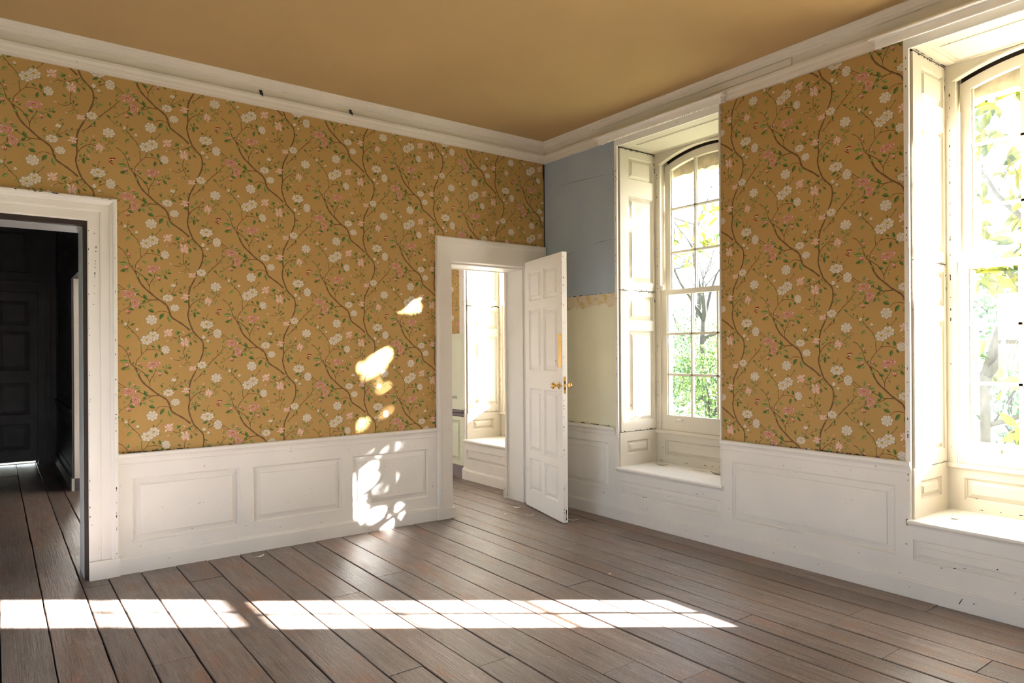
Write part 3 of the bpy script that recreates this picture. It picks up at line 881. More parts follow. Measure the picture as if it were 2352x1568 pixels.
def build_window(n, y0, label, rng, detail=True):
    W = struct(empty('window_%d' % n, (0.5, y0 - RW / 2, 0.72)), label, 'window')
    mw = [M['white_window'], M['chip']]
    def put(mb, name, parent=W): return child(mb.build(name), parent) if parent is W else mb.build(name)
    def mid(u, v, w): return None
    # edge strips round the recess on the room face and the board over it
    mb = MB(M['white'], M['chip'])
    mb.box(-0.016, y0 + 0.036, 0.455, 0.004, y0 + 0.008, 3.266); mb.box(-0.016, y0 - RW - 0.004, 0.455, 0.0035, y0 - RW + 0.004, 3.205)
    mb.box(-0.016, y0 + 0.008, 3.205, 0.0, y0 - RW - 0.003, 3.266)
    mb.chips((-0.0165, y0 + 0.022, 0.5), (-0.0165, y0 + 0.022, 3.2), -X, Y, 26 if detail else 0, 1, 0.006, rng)
    put(mb, 'edge_moulding')
    # folded shutters on the two reveals, two tiers each, over a fixed panel
    for side in (0, 1):
        if side == 0: O = lambda x, z: Vector((x, y0 - 0.006, z)); U = X; ux = lambda a, b: (a, b)
        else: O = lambda x, z: Vector((0.49, y0 - RW + 0.006, z)); U = -X; ux = lambda a, b: (0.49 - b - 0.015, 0.49 - a - 0.015)
        for z0, z1, pans in ((1.978, 3.195, ((2.942, 3.135), (2.05, 2.79))), (0.752, 1.970, ((1.715, 1.925), (0.835, 1.625)))):
            mb = MB(*mw)
            a, b = ux(0.105, 0.410)
            o = O(0.012, z0) if side == 0 else O(0, z0)
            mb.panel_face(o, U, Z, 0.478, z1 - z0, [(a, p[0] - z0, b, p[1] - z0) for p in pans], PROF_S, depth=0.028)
            if detail and side == 0:
                Nn = -Y
                mb.chips((0.484, y0 - 0.006, z0), (0.484, y0 - 0.006, z1), Nn, X, 46, 1, 0.009, rng)
                mb.chips((0.02, y0 - 0.006, z0 + 0.004), (0.48, y0 - 0.006, z0 + 0.004), Nn, Z, 12, 1, 0.008, rng)
                mb.chips((0.02, y0 - 0.006, z1 - 0.005), (0.48, y0 - 0.006, z1 - 0.005), Nn, Z, 14, 1, 0.008, rng)
                mb.chips((0.44, y0 - 0.006, z1 - 0.05), (0.46, y0 - 0.006, z1 - 0.25), Nn, X, 4, 1, 0.010, rng)
            put(mb, 'shutter')
        mb = MB(*mw)
        a, b = ux(0.085, 0.37)
        o = O(0.0, 0.455) if side == 0 else O(0, 0.455)
        mb.panel_face(o, U, Z, 0.49, 0.292, [(a, 0.10, b, 0.215)], PROF_S, depth=0.024)
        put(mb, 'reveal_panel')
        mb = MB(M['chip'])       # dark-coloured box putting shade into the gap behind the shutters
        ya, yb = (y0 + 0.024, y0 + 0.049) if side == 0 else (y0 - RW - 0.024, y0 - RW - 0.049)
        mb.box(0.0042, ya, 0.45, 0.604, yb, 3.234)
        put(mb, 'shutter_gap_shade')
    # soffit
    mb = MB(*mw)
    mb.panel_face((0.0, y0, 3.205), -Y, -X, RW, 0.001, []) if False else None
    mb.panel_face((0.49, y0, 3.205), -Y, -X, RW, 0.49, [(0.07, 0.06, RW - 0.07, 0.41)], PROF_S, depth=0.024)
    if detail:
        mb.chips((0.02, y0 - 0.012, 3.2045), (0.48, y0 - 0.012, 3.2045), -Z, Y, 26, 1, 0.008, rng)
        mb.chips((0.45, y0 - 0.2, 3.2045), (0.47, y0 - 0.9, 3.2045), -Z, X, 7, 1, 0.010, rng)
    put(mb, 'soffit')
    # panel between sill and seat
    mb = MB(*mw)
    mb.panel_face((0.47, y0, 0.455), -Y, Z, RW, 0.262, [(0.095, 0.07, RW - 0.095, 0.205)], PROF_S, depth=0.03)
    mb.sweep([((0.47, y0, 0), -X, Z), ((0.47, y0 - RW, 0), -X, Z)], [(0, 0.715), (0.022, 0.715), (0.030, 0.722), (0.030, 0.738), (0.020, 0.745), (-0.03, 0.748), (-0.03, 0.715)])
    if detail: mb.chips((0.4695, y0 - 0.02, 0.47), (0.4695, y0 - 1.0, 0.50), -X, Z, 9, 1, 0.008, rng)
    put(mb, 'back_panel')
    # seat and its front
    mb = MB(M['white'], M['chip'])
    mb.box(0.0, y0 - 0.0, 0.425, 0.47, y0 - RW, 0.455)
    mb.sweep([((0, y0 + 0.02, 0), -X, Z), ((0, y0 - RW - 0.02, 0), -X, Z)],
             [(0.0, 0.410), (0.018, 0.412), (0.022, 0.422), (0.034, 0.428), (0.042, 0.438), (0.040, 0.450), (0.032, 0.455), (0.0, 0.455)])
    if detail: mb.chips((0.02, y0 - 0.06, 0.4555), (0.42, y0 - 0.9, 0.4555), Z, Y, 14, 1, 0.009, rng)
    put(mb, 'window_seat')
    mb = MB(M['white'], M['chip'])
    mb.panel_face((-0.012, y0 + 0.037, 0.0), -Y, Z, RW + 0.039, 0.415, [(0.037, 0.222, RW + 0.037 - 0.01, 0.342)], PROF_S)
    if detail: mb.chips((-0.0122, y0 - 0.1, 0.2), (-0.0122, y0 - 0.9, 0.37), -X, Z, 7, 1, 0.006, rng)
    put(mb, 'seat_front')
    # box frame with the segmental head
    mb = MB(*mw)
    for a, b in ((0.0, 0.052), (RW - 0.052, RW)):
        mb.box(0.455, y0 - a, 0.745, 0.60, y0 - b, 3.14)
    for a, b in ((0.052, 0.062), (RW - 0.062, RW - 0.052)):
        mb.box(0.455, y0 - a, 0.745, 0.468, y0 - b, 3.10)
    arch_slab(mb, y0, 0.452, 0.50, 0.0, RW, lambda t: arch(t, 3.197) if 0.045 < t < RW - 0.045 else arch(0.045, 3.197) - 0.0, lambda t: 3.207)
    arch_slab(mb, y0, 0.444, 0.456, 0.045, RW - 0.045, lambda t: arch(t, 3.193), lambda t: arch(t, 3.193) + 0.012)
    arch_slab(mb, y0, 0.575, 0.60, 0.04, RW - 0.04, lambda t: arch(t, 3.17), lambda t: 3.225, 1)  # dark slab paints shade into the gap above the upper sash
    mb.box(0.46, y0, 0.717, 0.62, y0 - RW, 0.746)
    if detail: mb.chips((0.4545, y0 - 0.03, 0.8), (0.4545, y0 - 0.03, 3.05), -X, Y, 26, 1, 0.007, rng)
    put(mb, 'window_frame')
    # sashes
    BARS = (0.387, 0.653)
    def sash(name, x0, x1, zb, zt, rail_b, rail_t, arched, rows):
        mb = MB(*mw)
        xa, xb = x0, x1
        top = (lambda t: arch(t, zt)) if arched else (lambda t: zt)
        glt = (lambda t: arch(t, zt - rail_t)) if arched else (lambda t: zt - rail_t)
        for a, b in ((0.062, 0.122), (RW - 0.122, RW - 0.062)):
            arch_slab(mb, y0, xa, xb, a, b, lambda t: zb, top, 0, 3)
            s = 0.122 if a < 0.5 else RW - 0.122
            d = 0.008 if a < 0.5 else -0.008          # glazing rebate step
            mb.box(xa + 0.012, y0 - s, zb + rail_b, xb - 0.004, y0 - s - d, glt(s))
        mb.box(xa, y0 - 0.122, zb, xb, y0 - RW + 0.122, zb + rail_b)
        if arched: arch_slab(mb, y0, xa, xb, 0.122, RW - 0.122, glt, top)
        else: mb.box(xa, y0 - 0.122, zt - rail_t, xb, y0 - RW + 0.122, zt)
        for t in BARS:
            mb.box(xa + 0.006, y0 - t + 0.010, zb + rail_b, xb - 0.002, y0 - t - 0.010, glt(t))
            mb.box(xa + 0.018, y0 - t + 0.014, zb + rail_b, xb - 0.008, y0 - t - 0.014, glt(t))
        for z in rows:
            mb.box(xa + 0.006, y0 - 0.122, z - 0.007, xb - 0.002, y0 - RW + 0.122, z + 0.007)
            mb.box(xa + 0.018, y0 - 0.122, z - 0.011, xb - 0.008, y0 - RW + 0.122, z + 0.011)
        s = child(mb.build(name), W)
        g = MB(M['glass'])
        xg = (xa + xb) / 2 + 0.004
        arch_slab(g, y0, xg, xg + 0.003, 0.1, RW - 0.1, lambda t: zb + rail_b - 0.008, lambda t: glt(t) + 0.008, 0, 14)
        go = g.build('glass'); go.parent = s
        return s
    sash('upper_sash', 0.524, 0.562, 1.945, 3.180, 0.042, 0.062, True, (2.320, 2.705))
    ls = sash('lower_sash', 0.470, 0.508, 0.748, 1.984, 0.134, 0.044, False, (1.238, 1.595))
    for t in (0.27, 0.77):
        m2 = MB(M['white_window'])
        yy = y0 - t
        m2.sweep([((0.470, yy + 0.022, 0.838), -X, Z), ((0.470, yy - 0.022, 0.838), -X, Z)],
                 [(0, -0.012), (0.003, -0.012), (0.004, 0.002), (0.016, 0.008), (0.024, 0.004), (0.026, 0.008), (0.018, 0.014), (0.002, 0.010), (0, 0.010)])
        m2.build('sash_lift', ls)
    m2 = MB(M['white_window'])
    m2.lathe((0.462, y0 - 0.082, 1.985), Z, [(0.012, 0), (0.014, 0.006), (0.009, 0.012), (0.012, 0.022), (0.012, 0.038), (0.006, 0.046)], 12)
    m2.build('sash_fastener', ls)
    # stone outside
    mb = MB(M['stone'])
    for a, b in ((-0.049, -0.015), (RW + 0.015, RW + 0.049)):
        mb.box(0.605, y0 - a, 0.70, 0.705, y0 - b, 3.2)
    r2 = random.Random(n)
    wob = [r2.uniform(-0.010, 0.010) for _ in range(32)]
    arch_slab(mb, y0, 0.605, 0.705, -0.02, RW + 0.02, lambda t: 2.995 + 0.25 * (arch(t, 3.15) - 3.05) + wob[int(t * 28) + 1], lambda t: 3.235, 0, 28)
    mb.box(0.60, y0 + 0.05, 0.66, 0.80, y0 - RW - 0.05, 0.712)
    put(mb, 'stone_reveal')
    return W
WIN_LABELS = ['arched sash window with panelled shutters beside the blue plaster', 'arched sash window with panelled shutters at the right edge of the view',
              'arched sash window behind the viewpoint', 'arched sash window of the next room seen through the open doorway', 'further arched sash window of the next room']
for i, y0 in enumerate(WINDOW_Y):
    build_window(i + 1, y0, WIN_LABELS[i], random.Random(20 + i), i not in (2, 4))

# ------------------------------------------------------------------ pelmets over the windows
def pelmet(y_a, y_b, label, beads, seed):
    P = tag(empty('curtain_pelmet', (-0.05, (y_a + y_b) / 2, 3.26)), label, 'pelmet', 'pelmets over the windows')
    mb = MB(M['white_door'])
    mb.sweep([((0, y_a, 0), -X, Z), ((0, y_b, 0), -X, Z)], [(0.0485, 3.288), (0.110, 3.288), (0.114, 3.293), (0.110, 3.302), (0.104, 3.307), (0.0485, 3.307)])
    child(mb.build('top_board'), P)
    mb = MB(M['white_door'])
    mb.sweep([((0, y_a - 0.03, 0), -X, Z), ((0, y_b + 0.03, 0), -X, Z)], [(0.070, 3.238), (0.080, 3.238), (0.083, 3.243), (0.083, 3.282), (0.086, 3.288), (0.070, 3.288)])
    for yy in (y_a - 0.03, y_b + 0.042):
        mb.box(-0.0235, yy, 3.25, -0.07, yy - 0.012, 3.288)
    child(mb.build('fascia'), P)
    if beads:
        rng = random.Random(seed)
        mb = MB(M['white_door'])
        y = y_a - 0.04
        row = []
        while y > y_b + 0.05:                      # scalloped lower edge, worn away in the middle
            on = rng.random() < 0.8 and not (y_a - 0.42 > y > y_b + 0.42 and rng.random() < 0.75)
            row += [(y, 3.2435), (y - 0.005, 3.2435), (y - 0.008, 3.231 if on else 3.2435), (y - 0.016, 3.233 if on else 3.2435)]
            y -= 0.021
        n0 = len(mb.v); K = len(row)
        for x in (-0.0835, -0.0865):
            mb.v += [(x, q[0], q[1]) for q in row] + [(x, q[0], 3.252) for q in row]
        for k in range(K - 1):
            a, b = n0 + k, n0 + 2 * K + k
            for f in ((a, a + 1, a + 1 + K, a + K), (b + 1, b, b + K, b + 1 + K), (a + 1, a, b, b + 1), (a + K, a + K + 1, b + K + 1, b + K)):
                mb.f.append(f); mb.mi.append(0); mb.smooth.append(False)
        child(mb.build('fringe'), P)
    return P
pelmet(-0.80, -2.13, 'narrow white curtain pelmet with braid remnants above the window by the blue plaster', True, 4)
pelmet(-3.165, -4.50, 'bright white curtain pelmet above the window at the right edge', False, 5)

mb = MB(M['cornice'])       # plain board let into the cornice between the pelmets
mb.box(-0.0262, -1.9, 3.345, -0.040, -2.628, 3.395)
struct(mb.build('trim_2'), 'flat board fixed along the cornice above the papered pier', 'trim')

for x, lab in ((-2.718, 'dark iron picture hook on the cornice, the one nearer the left doorway'), (-2.019, 'dark iron picture hook on the cornice, the one nearer the corner')):
    Hk = tag(empty('picture_hook', (x, -0.03, 3.335)), lab, 'hook', 'iron hooks on the cornice')
    mb = MB(M['iron'])
    mb.sweep([((x - 0.014, -0.0265, 3.378), X, -Y), ((x - 0.012, -0.0265, 3.365), X, -Y), ((x - 0.004, -0.0265, 3.345), X, -Y), ((x - 0.004, -0.044, 3.343), X, -Y)][:3],
             [(0, 0), (0.0, 0.006), (0.020, 0.006), (0.020, 0)])
    mb.tube([(x + 0.002, -0.030, 3.356), (x + 0.002, -0.050, 3.352), (x + 0.002, -0.055, 3.340), (x + 0.002, -0.055, 3.328)], [0.005, 0.005, 0.005, 0.004], 8)
    child(mb.build('hook_body'), Hk)
    mb = MB(M['iron'])
    mb.lathe((x + 0.003, -0.032, 3.372), -Y, [(0.005, 0), (0.005, 0.003), (0.002, 0.005)], 10)
    child(mb.build('nail_head'), Hk)

# ------------------------------------------------------------------ doorways
def architrave(name, xl, xr, h, prof, parent, plinth, m, right_cut=None):
    """prof: (distance outward from the opening, projection)"""
    mb = MB(m, M['chip'])
    A = lambda sx, sz: X * sx + Z * sz
    path = [((xl, 0, plinth), -X, -Y), ((xl, 0, h), -X + Z, -Y), ((xr, 0, h), X + Z, -Y), ((xr, 0, plinth), X, -Y)]
    mb.sweep(path, prof)
    return mb
d2 = struct(empty('door_1', (D2L, 0, 0)), 'white cased doorway in the corner leading to the next room', 'doorway')
ARC2 = [(0, 0), (0, 0.026), (0.004, 0.030), (0.112, 0.030), (0.118, 0.036), (0.142, 0.034), (0.150, 0.026), (0.150, 0)]
mb = MB(M['white'], M['chip'])
mb.sweep([((D2L, 0, 0.085), -X, -Y), ((D2L, 0, D2H), -X + Z * 1.42, -Y), ((D2R, 0, D2H), X * 1.42 + Z * 1.42, -Y), ((D2R, 0, 0.085), X * 1.42, -Y)], ARC2)
mb.box(D2L + 0.018, 0, -0.004, D2L - 0.156, -0.042, 0.088); mb.box(D2R, 0, -0.004, D2R + 0.21, -0.034, 0.088)
child(mb.build('architrave'), d2)
mb = MB(M['white'])
mb.box(D2L - 0.02, 0.0, -0.004, D2L, 0.31, D2H); mb.box(D2R, 0.0, -0.004, D2R + 0.02, 0.31, D2H); mb.box(D2L - 0.02, 0.0, D2H, D2R + 0.02, 0.31, D2H + 0.02)
for x0, x1 in ((D2L, D2L + 0.014), (D2R - 0.014, D2R)):
    mb.box(x0, 0.06, -0.004, x1, 0.31, D2H)
mb.box(D2L + 0.014, 0.06, D2H - 0.014, D2R - 0.014, 0.31, D2H)
child(mb.build('door_lining'), d2)
mb = MB(M['white'])
mb.box(D2R - 0.03, 0.31, -0.004, D2R + 0.12, 0.335, D2H + 0.1); mb.box(D2L - 0.12, 0.31, -0.004, D2L, 0.335, D2H + 0.1); mb.box(D2L, 0.31, D2H - 0.02, D2R - 0.03, 0.335, D2H + 0.1)
mb.box(D2R - 0.045, 0.335, -0.004, D2R + 0.1, 0.345, 0.1)
child(mb.build('inner_architrave'), d2)

d1 = struct(empty('door_2', (D1R, 0, 0)), 'wide moulded white doorway opening into the dark hall', 'doorway')
ARC1 = [(0, 0), (0, 0.016), (0.006, 0.020), (0.066, 0.020), (0.070, 0.028), (0.078, 0.030), (0.118, 0.030), (0.124, 0.040), (0.136, 0.044), (0.142, 0.054), (0.156, 0.056), (0.164, 0.046), (0.166, 0)]
mb = MB(M['white'], M['chip'])
mb.sweep([((D1L, 0, 0.118), -X, -Y), ((D1L, 0, D1H), -X + Z * 0.93, -Y), ((D1R, 0, D1H), X + Z * 0.93, -Y), ((D1R, 0, 0.118), X, -Y)], ARC1)
mb.box(D1R, 0, -0.004, D1R + 0.170, -0.048, 0.12); mb.box(D1L, 0, -0.004, D1L - 0.170, -0.048, 0.12)
mb.chips((D1R + 0.15, -0.0565, 0.15), (D1R + 0.15, -0.0565, 2.3), -Y, X, 22, 1, 0.006, rng0)
mb.chips((D1R + 0.006, -0.0205, 0.15), (D1R + 0.006, -0.0205, 2.25), -Y, X, 16, 1, 0.005, rng0)
mb.chips((D1R + 0.03, -0.0205, 1.7), (D1R + 0.05, -0.0205, 2.2), -Y, X, 12, 1, 0.006, rng0)
mb.chips((D1R + 0.168, -0.03, 0.2), (D1R + 0.168, -0.03, 2.3), X, Y, 18, 1, 0.008, rng0)
mb.chips((-4.26, -0.03, 2.4605), (-3.68, -0.03, 2.4605), Z, X, 14, 1, 0.010, rng0)
mb.chips((-4.26, -0.0565, 2.45), (-3.68, -0.0565, 2.45), -Y, Z, 14, 1, 0.007, rng0)
child(mb.build('architrave'), d1)
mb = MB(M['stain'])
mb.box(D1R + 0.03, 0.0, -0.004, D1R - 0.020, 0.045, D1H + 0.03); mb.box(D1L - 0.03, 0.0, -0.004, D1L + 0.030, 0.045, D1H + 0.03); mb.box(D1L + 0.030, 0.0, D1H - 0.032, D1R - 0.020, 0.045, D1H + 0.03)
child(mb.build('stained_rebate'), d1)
mb = MB(M['grey'])
mb.box(D1R + 0.03, 0.045, -0.004, D1R - 0.023, 0.30, D1H + 0.03); mb.box(D1L - 0.03, 0.045, -0.004, D1L + 0.044, 0.30, D1H + 0.03); mb.box(D1L + 0.044, 0.045, D1H - 0.038, D1R - 0.023, 0.30, D1H + 0.03)
child(mb.build('door_lining'), d1)

# --- the open eight-panel door
LW, LT, LH = 0.785, 0.045, 2.277
door = tag(empty('panelled_door', (-0.282, -0.043, 0.009)), 'white eight-panel door standing open into the room, with brass knobs', 'door')
door.rotation_euler = (0, 0, math.atan2(-0.967, -0.255))
DP = []
for a, b in ((0.088, 0.345), (0.414, 0.690)):
    for c, d in ((0.152, 0.452), (0.520, 1.100), (1.268, 1.822), (1.906, 2.178)):
        DP.append((a, c, b, d))
DPROF = [(0, 0), (0.002, -0.008), (0.009, -0.013), (0.012, -0.015), (0.014, -0.020), (0.044, -0.007), (0.0452, -0.002)]
mb = MB(M['white_door'], M['chip'])
mb.panel_face((0, 0, 0), X, Z, LW, LH, DP, DPROF)
mb.panel_face((LW, LT, 0), -X, Z, LW, LH, [(LW - p[2], p[1], LW - p[0], p[3]) for p in DP], DPROF)
for q in (((LW, 0, 0), (LW, LT, 0), (LW, LT, LH), (LW, 0, LH)), ((0, LT, 0), (0, 0, 0), (0, 0, LH), (0, LT, LH)),
          ((0, 0, LH), (LW, 0, LH), (LW, LT, LH), (0, LT, LH)), ((0, LT, 0), (LW, LT, 0), (LW, 0, 0), (0, 0, 0))):
    mb.face(q)
mb.chips((LW + 0.0002, 0.012, 0.02), (LW + 0.0002, 0.012, 2.26), X, Y, 26, 1, 0.006, rng0)
mb.chips((LW + 0.0002, 0.03, 0.02), (LW + 0.0002, 0.03, 0.12), X, Y, 9, 1, 0.009, rng0)
mb.chips((LW - 0.02, -0.0002, 0.01), (LW - 0.005, -0.0002, 2.2), -Y, X, 22, 1, 0.006, rng0)
mb.build('door_leaf', door)
for sgn, y0 in ((-1, 0.0), (1, LT)):
    mb = MB(M['brass'])
    mb.lathe((0.722, y0, 1.150), Y * sgn, [(0.028, 0.0), (0.030, 0.003), (0.024, 0.006), (0.010, 0.009), (0.008, 0.030), (0.011, 0.040), (0.021, 0.046),
                                          (0.027, 0.054), (0.027, 0.062), (0.020, 0.070), (0.006, 0.074)], 24)
    mb.build('door_knob', door)
    mb = MB(M['brass'])
    mb.obox((0.712, y0 + 0.0 * sgn, 1.305), (0.055, 0, 0), (0, 0, 0.285), (0, 0.0025 * sgn, 0))
    for z in (1.315, 1.58):
        for x in (0.722, 0.757):
            mb.lathe((x, y0 + 0.0025 * sgn, z), Y * sgn, [(0.004, 0), (0.003, 0.0012), (0.001, 0.0016)], 8)
    mb.build('finger_plate', door)
    mb = MB(M['brass'])
    mb.lathe((0.764, y0, 1.15), Y * sgn, [(0.010, 0), (0.010, 0.002), (0.004, 0.003)], 12)
    mb.build('keyhole_cover', door)
mb = MB(M['brass'], M['chip'])
mb.box(LW, 0.013, 1.085, LW + 0.002, 0.032, 1.225)
mb.box(LW + 0.002, 0.017, 1.165, LW + 0.004, 0.028, 1.19, 1); mb.box(LW + 0.002, 0.017, 1.115, LW + 0.003, 0.028, 1.14, 1)
mb.build('lock_plate', door)
for z in (0.22, 2.02):
    mb = MB(M['white_door'])
    mb.tube([(-0.007, 0.006, z), (-0.007, 0.006, z + 0.10)], [0.006, 0.006], 10)
    mb.box(-0.006, 0.004, z, 0.0, 0.040, z + 0.10)
    mb.build('hinge', door)

# ------------------------------------------------------------------ the next room and the hall
nr = struct(empty('wall_next_room', (0, 1.5, 0)), 'strip of window wall in the next room seen through the doorway', 'wall')
YN = 1.41 + 0.036
mb = MB(M['mint'], M['cornice'])
mb.panel_face((-0.012, 2.69, 0.0), -Y, Z, 2.69 - YN, 0.76, [(2.69 - 2.6, 0.2, 2.69 - YN - 0.09, 0.66)], PROF_S)
mb.panel_face((-0.012, 2.69, 0.78), -Y, Z, 2.69 - YN, 0.88, [(0.1, 0.13, 2.69 - YN - 0.15, 0.16)], PROF_S)
mb.face([(-0.001, YN + 0.105, 1.05), (-0.001, YN, 1.0), (-0.001, YN, 3.3), (-0.001, YN + 0.105, 3.3)], 1)
child(mb.build('painted_plaster'), nr)
child(wallpaper('wallpaper', (0, 2.6, 0), -Y, 2.6 - YN - 0.105, 1.652, 3.3, 0.35, 2.1), nr)
mb = MB(M['mauve'])
mb.sweep([((0, 2.69, 0), -X, Z), ((0, YN, 0), -X, Z)], [(a, b - 0.01) for a, b in RAIL])
child(mb.build('chair_rail'), nr)
mb = MB(M['mauve'], M['white'])
mb.sweep([((0, 6.0, 0), -X, Z), ((0, YN + 0.02, 0), -X, Z)], [(a, b * 1.25) for a, b in BASE])
mb.sweep([((0, YN + 0.02, 0), -X, Z), ((0, YN - 0.04, 0), -X, Z)], [(a + 0.002, b * 1.1) for a, b in BASE], 1)
mb.sweep([((0, YN - 0.04, 0), -X, Z), ((0, 0.29, 0), -X, Z)], BASE, 1)
struct(mb.build('baseboard_next_room'), 'skirting board of the next room', 'skirting')
mb = MB(M['white'])
mb.box(-3.5, 6.0, -0.02, 0.70, 6.1, H_CEIL)
mb.face([(0, 0.36, 0), (0, 0.29, 0), (0, 0.29, 3.45), (0, 0.36, 3.45)])
struct(mb.build('wall_next_room_far'))

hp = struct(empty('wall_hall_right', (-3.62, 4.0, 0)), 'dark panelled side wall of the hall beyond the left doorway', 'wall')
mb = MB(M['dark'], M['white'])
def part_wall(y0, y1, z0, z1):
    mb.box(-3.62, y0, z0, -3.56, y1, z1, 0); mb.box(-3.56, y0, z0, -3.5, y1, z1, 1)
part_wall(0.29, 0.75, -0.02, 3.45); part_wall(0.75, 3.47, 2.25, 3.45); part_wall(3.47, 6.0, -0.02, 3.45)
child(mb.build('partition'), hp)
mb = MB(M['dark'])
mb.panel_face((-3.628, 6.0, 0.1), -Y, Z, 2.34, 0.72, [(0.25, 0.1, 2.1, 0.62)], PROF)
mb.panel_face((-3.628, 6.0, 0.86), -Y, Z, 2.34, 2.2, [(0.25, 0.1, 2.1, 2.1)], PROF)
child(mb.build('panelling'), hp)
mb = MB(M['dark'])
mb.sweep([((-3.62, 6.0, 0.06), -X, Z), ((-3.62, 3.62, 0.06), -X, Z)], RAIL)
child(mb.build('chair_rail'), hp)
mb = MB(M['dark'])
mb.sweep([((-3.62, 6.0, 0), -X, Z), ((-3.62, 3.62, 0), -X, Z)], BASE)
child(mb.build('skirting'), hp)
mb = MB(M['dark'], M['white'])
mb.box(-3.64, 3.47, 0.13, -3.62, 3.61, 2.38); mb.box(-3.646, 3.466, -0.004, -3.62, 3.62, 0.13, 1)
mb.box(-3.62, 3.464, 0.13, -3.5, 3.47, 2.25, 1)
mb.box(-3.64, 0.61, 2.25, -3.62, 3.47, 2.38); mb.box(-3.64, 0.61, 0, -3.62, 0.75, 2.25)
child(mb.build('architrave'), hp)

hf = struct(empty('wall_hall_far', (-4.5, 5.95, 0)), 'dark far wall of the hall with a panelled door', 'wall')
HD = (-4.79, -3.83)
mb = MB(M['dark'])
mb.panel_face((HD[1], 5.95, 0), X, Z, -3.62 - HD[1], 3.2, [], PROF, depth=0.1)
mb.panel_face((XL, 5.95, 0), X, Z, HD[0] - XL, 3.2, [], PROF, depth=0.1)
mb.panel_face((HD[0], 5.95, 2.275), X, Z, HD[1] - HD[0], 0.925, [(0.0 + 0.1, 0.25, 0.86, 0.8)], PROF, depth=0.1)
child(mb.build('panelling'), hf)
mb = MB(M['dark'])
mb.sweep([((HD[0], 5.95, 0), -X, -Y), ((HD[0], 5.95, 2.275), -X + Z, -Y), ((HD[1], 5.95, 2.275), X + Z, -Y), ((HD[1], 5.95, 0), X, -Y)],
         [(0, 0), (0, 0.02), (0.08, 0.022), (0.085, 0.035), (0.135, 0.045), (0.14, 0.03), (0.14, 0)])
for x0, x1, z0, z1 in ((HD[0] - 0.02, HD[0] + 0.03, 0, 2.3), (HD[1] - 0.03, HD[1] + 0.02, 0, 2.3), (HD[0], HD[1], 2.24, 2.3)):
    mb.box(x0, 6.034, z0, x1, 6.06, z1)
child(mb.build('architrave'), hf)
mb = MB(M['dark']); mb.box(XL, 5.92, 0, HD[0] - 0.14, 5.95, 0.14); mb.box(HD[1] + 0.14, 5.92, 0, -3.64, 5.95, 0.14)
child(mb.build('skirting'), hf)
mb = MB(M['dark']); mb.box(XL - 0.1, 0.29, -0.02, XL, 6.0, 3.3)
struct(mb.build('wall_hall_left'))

hd = tag(empty('panelled_door', (HD[0], 5.985, 0.035)), 'dark panelled door closed at the far end of the hall', 'door')
mb = MB(M['dark'])
w = HD[1] - HD[0]
ps = []
for a, b in ((0.10, w / 2 - 0.05), (w / 2 + 0.05, w - 0.10)):
    for c, d in ((0.16, 0.50), (0.62, 1.04), (1.20, 1.72), (1.80, 2.12)):
        ps.append((a, c, b, d))
mb.panel_face((0.004, 0, 0), X, Z, w - 0.008, 2.235, ps, PROF, depth=0.045)
mb.build('door_leaf', hd)
mb = MB(M['iron'])
mb.lathe((0.08, 0, 1.0), -Y, [(0.026, 0), (0.026, 0.004), (0.01, 0.008), (0.01, 0.035), (0.026, 0.045), (0.028, 0.06), (0.01, 0.07)], 16)
mb.build('door_knob', hd)
mb = MB(M['iron'])
mb.box(-3.655, 3.70, 2.50, -3.628, 3.78, 2.60); mb.box(-3.70, 3.73, 2.54, -3.655, 3.75, 2.56)
tag(mb.build('wall_bracket'), 'small iron bracket high on the dark hall wall', 'bracket')
# unseen slab added beyond the hall door, bouncing the daylight that shows under it
mb = MB(M['stone']); mb.box(-6.0, 6.10, -0.12, -2.5, 7.4, 0.0)
struct(mb.build('bounce_slab'), None)

# ------------------------------------------------------------------ flakes and scraps
def flake(name, x, y, z, size, ang, label, cat, group, m='scrap', n=7, curl=0.25, seed=0, asp=0.45):
    r = random.Random(seed)
    mb = MB(M[m])
    pts = []
    for i in range(n):
        t = 2 * PI * i / n
        pts.append((size * math.cos(t) * r.uniform(0.7, 1.1), size * asp * math.sin(t) * r.uniform(0.6, 1.15)))
    c, s = math.cos(ang), math.sin(ang)
    def hgt(px): return curl * size * (px / size) ** 2
    T, B = [], []
    for px, py in pts:
        X_, Y_ = px * c - py * s, px * s + py * c
        T.append((X_, Y_, hgt(px) + 0.0016)); B.append((X_, Y_, hgt(px) + 0.0002))
    mb.face([(0, 0, 0.0016), T[0], T[1]]) if False else None
    for i in range(n):
        j = (i + 1) % n
        mb.face([(0, 0, 0.0016), T[i], T[j]]); mb.face([(0, 0, 0.0002), B[j], B[i]]); mb.face([B[i], B[j], T[j], T[i]])
    o = mb.build(name)
    o.location = (x, y, z)
    return tag(o, label, cat, group)
G1 = 'paper scraps on the window seat'
flake('paper_scrap', 0.415, -1.045, 0.456, 0.055, 2.4, 'curled paper scrap on the window seat, in its back corner by the shutter', 'paper scrap', G1, 'scrap', seed=1, curl=0.35)
flake('paper_scrap', 0.335, -1.17, 0.456, 0.06, 2.2, 'dark edged paper scrap on the window seat, just in front of the corner scrap', 'paper scrap', G1, 'scrap_dark', seed=2, curl=0.2)
flake('paper_scrap', 0.365, -1.56, 0.456, 0.085, 2.1, 'long pale paper scrap in the middle of the window seat', 'paper scrap', G1, 'scrap', seed=3, curl=0.3, asp=0.3)
flake('paper_scrap', 0.40, -1.72, 0.456, 0.09, 2.5, 'broad pale paper scrap on the window seat next to the papered pier', 'paper scrap', G1, 'scrap', seed=4, curl=0.28, asp=0.5)
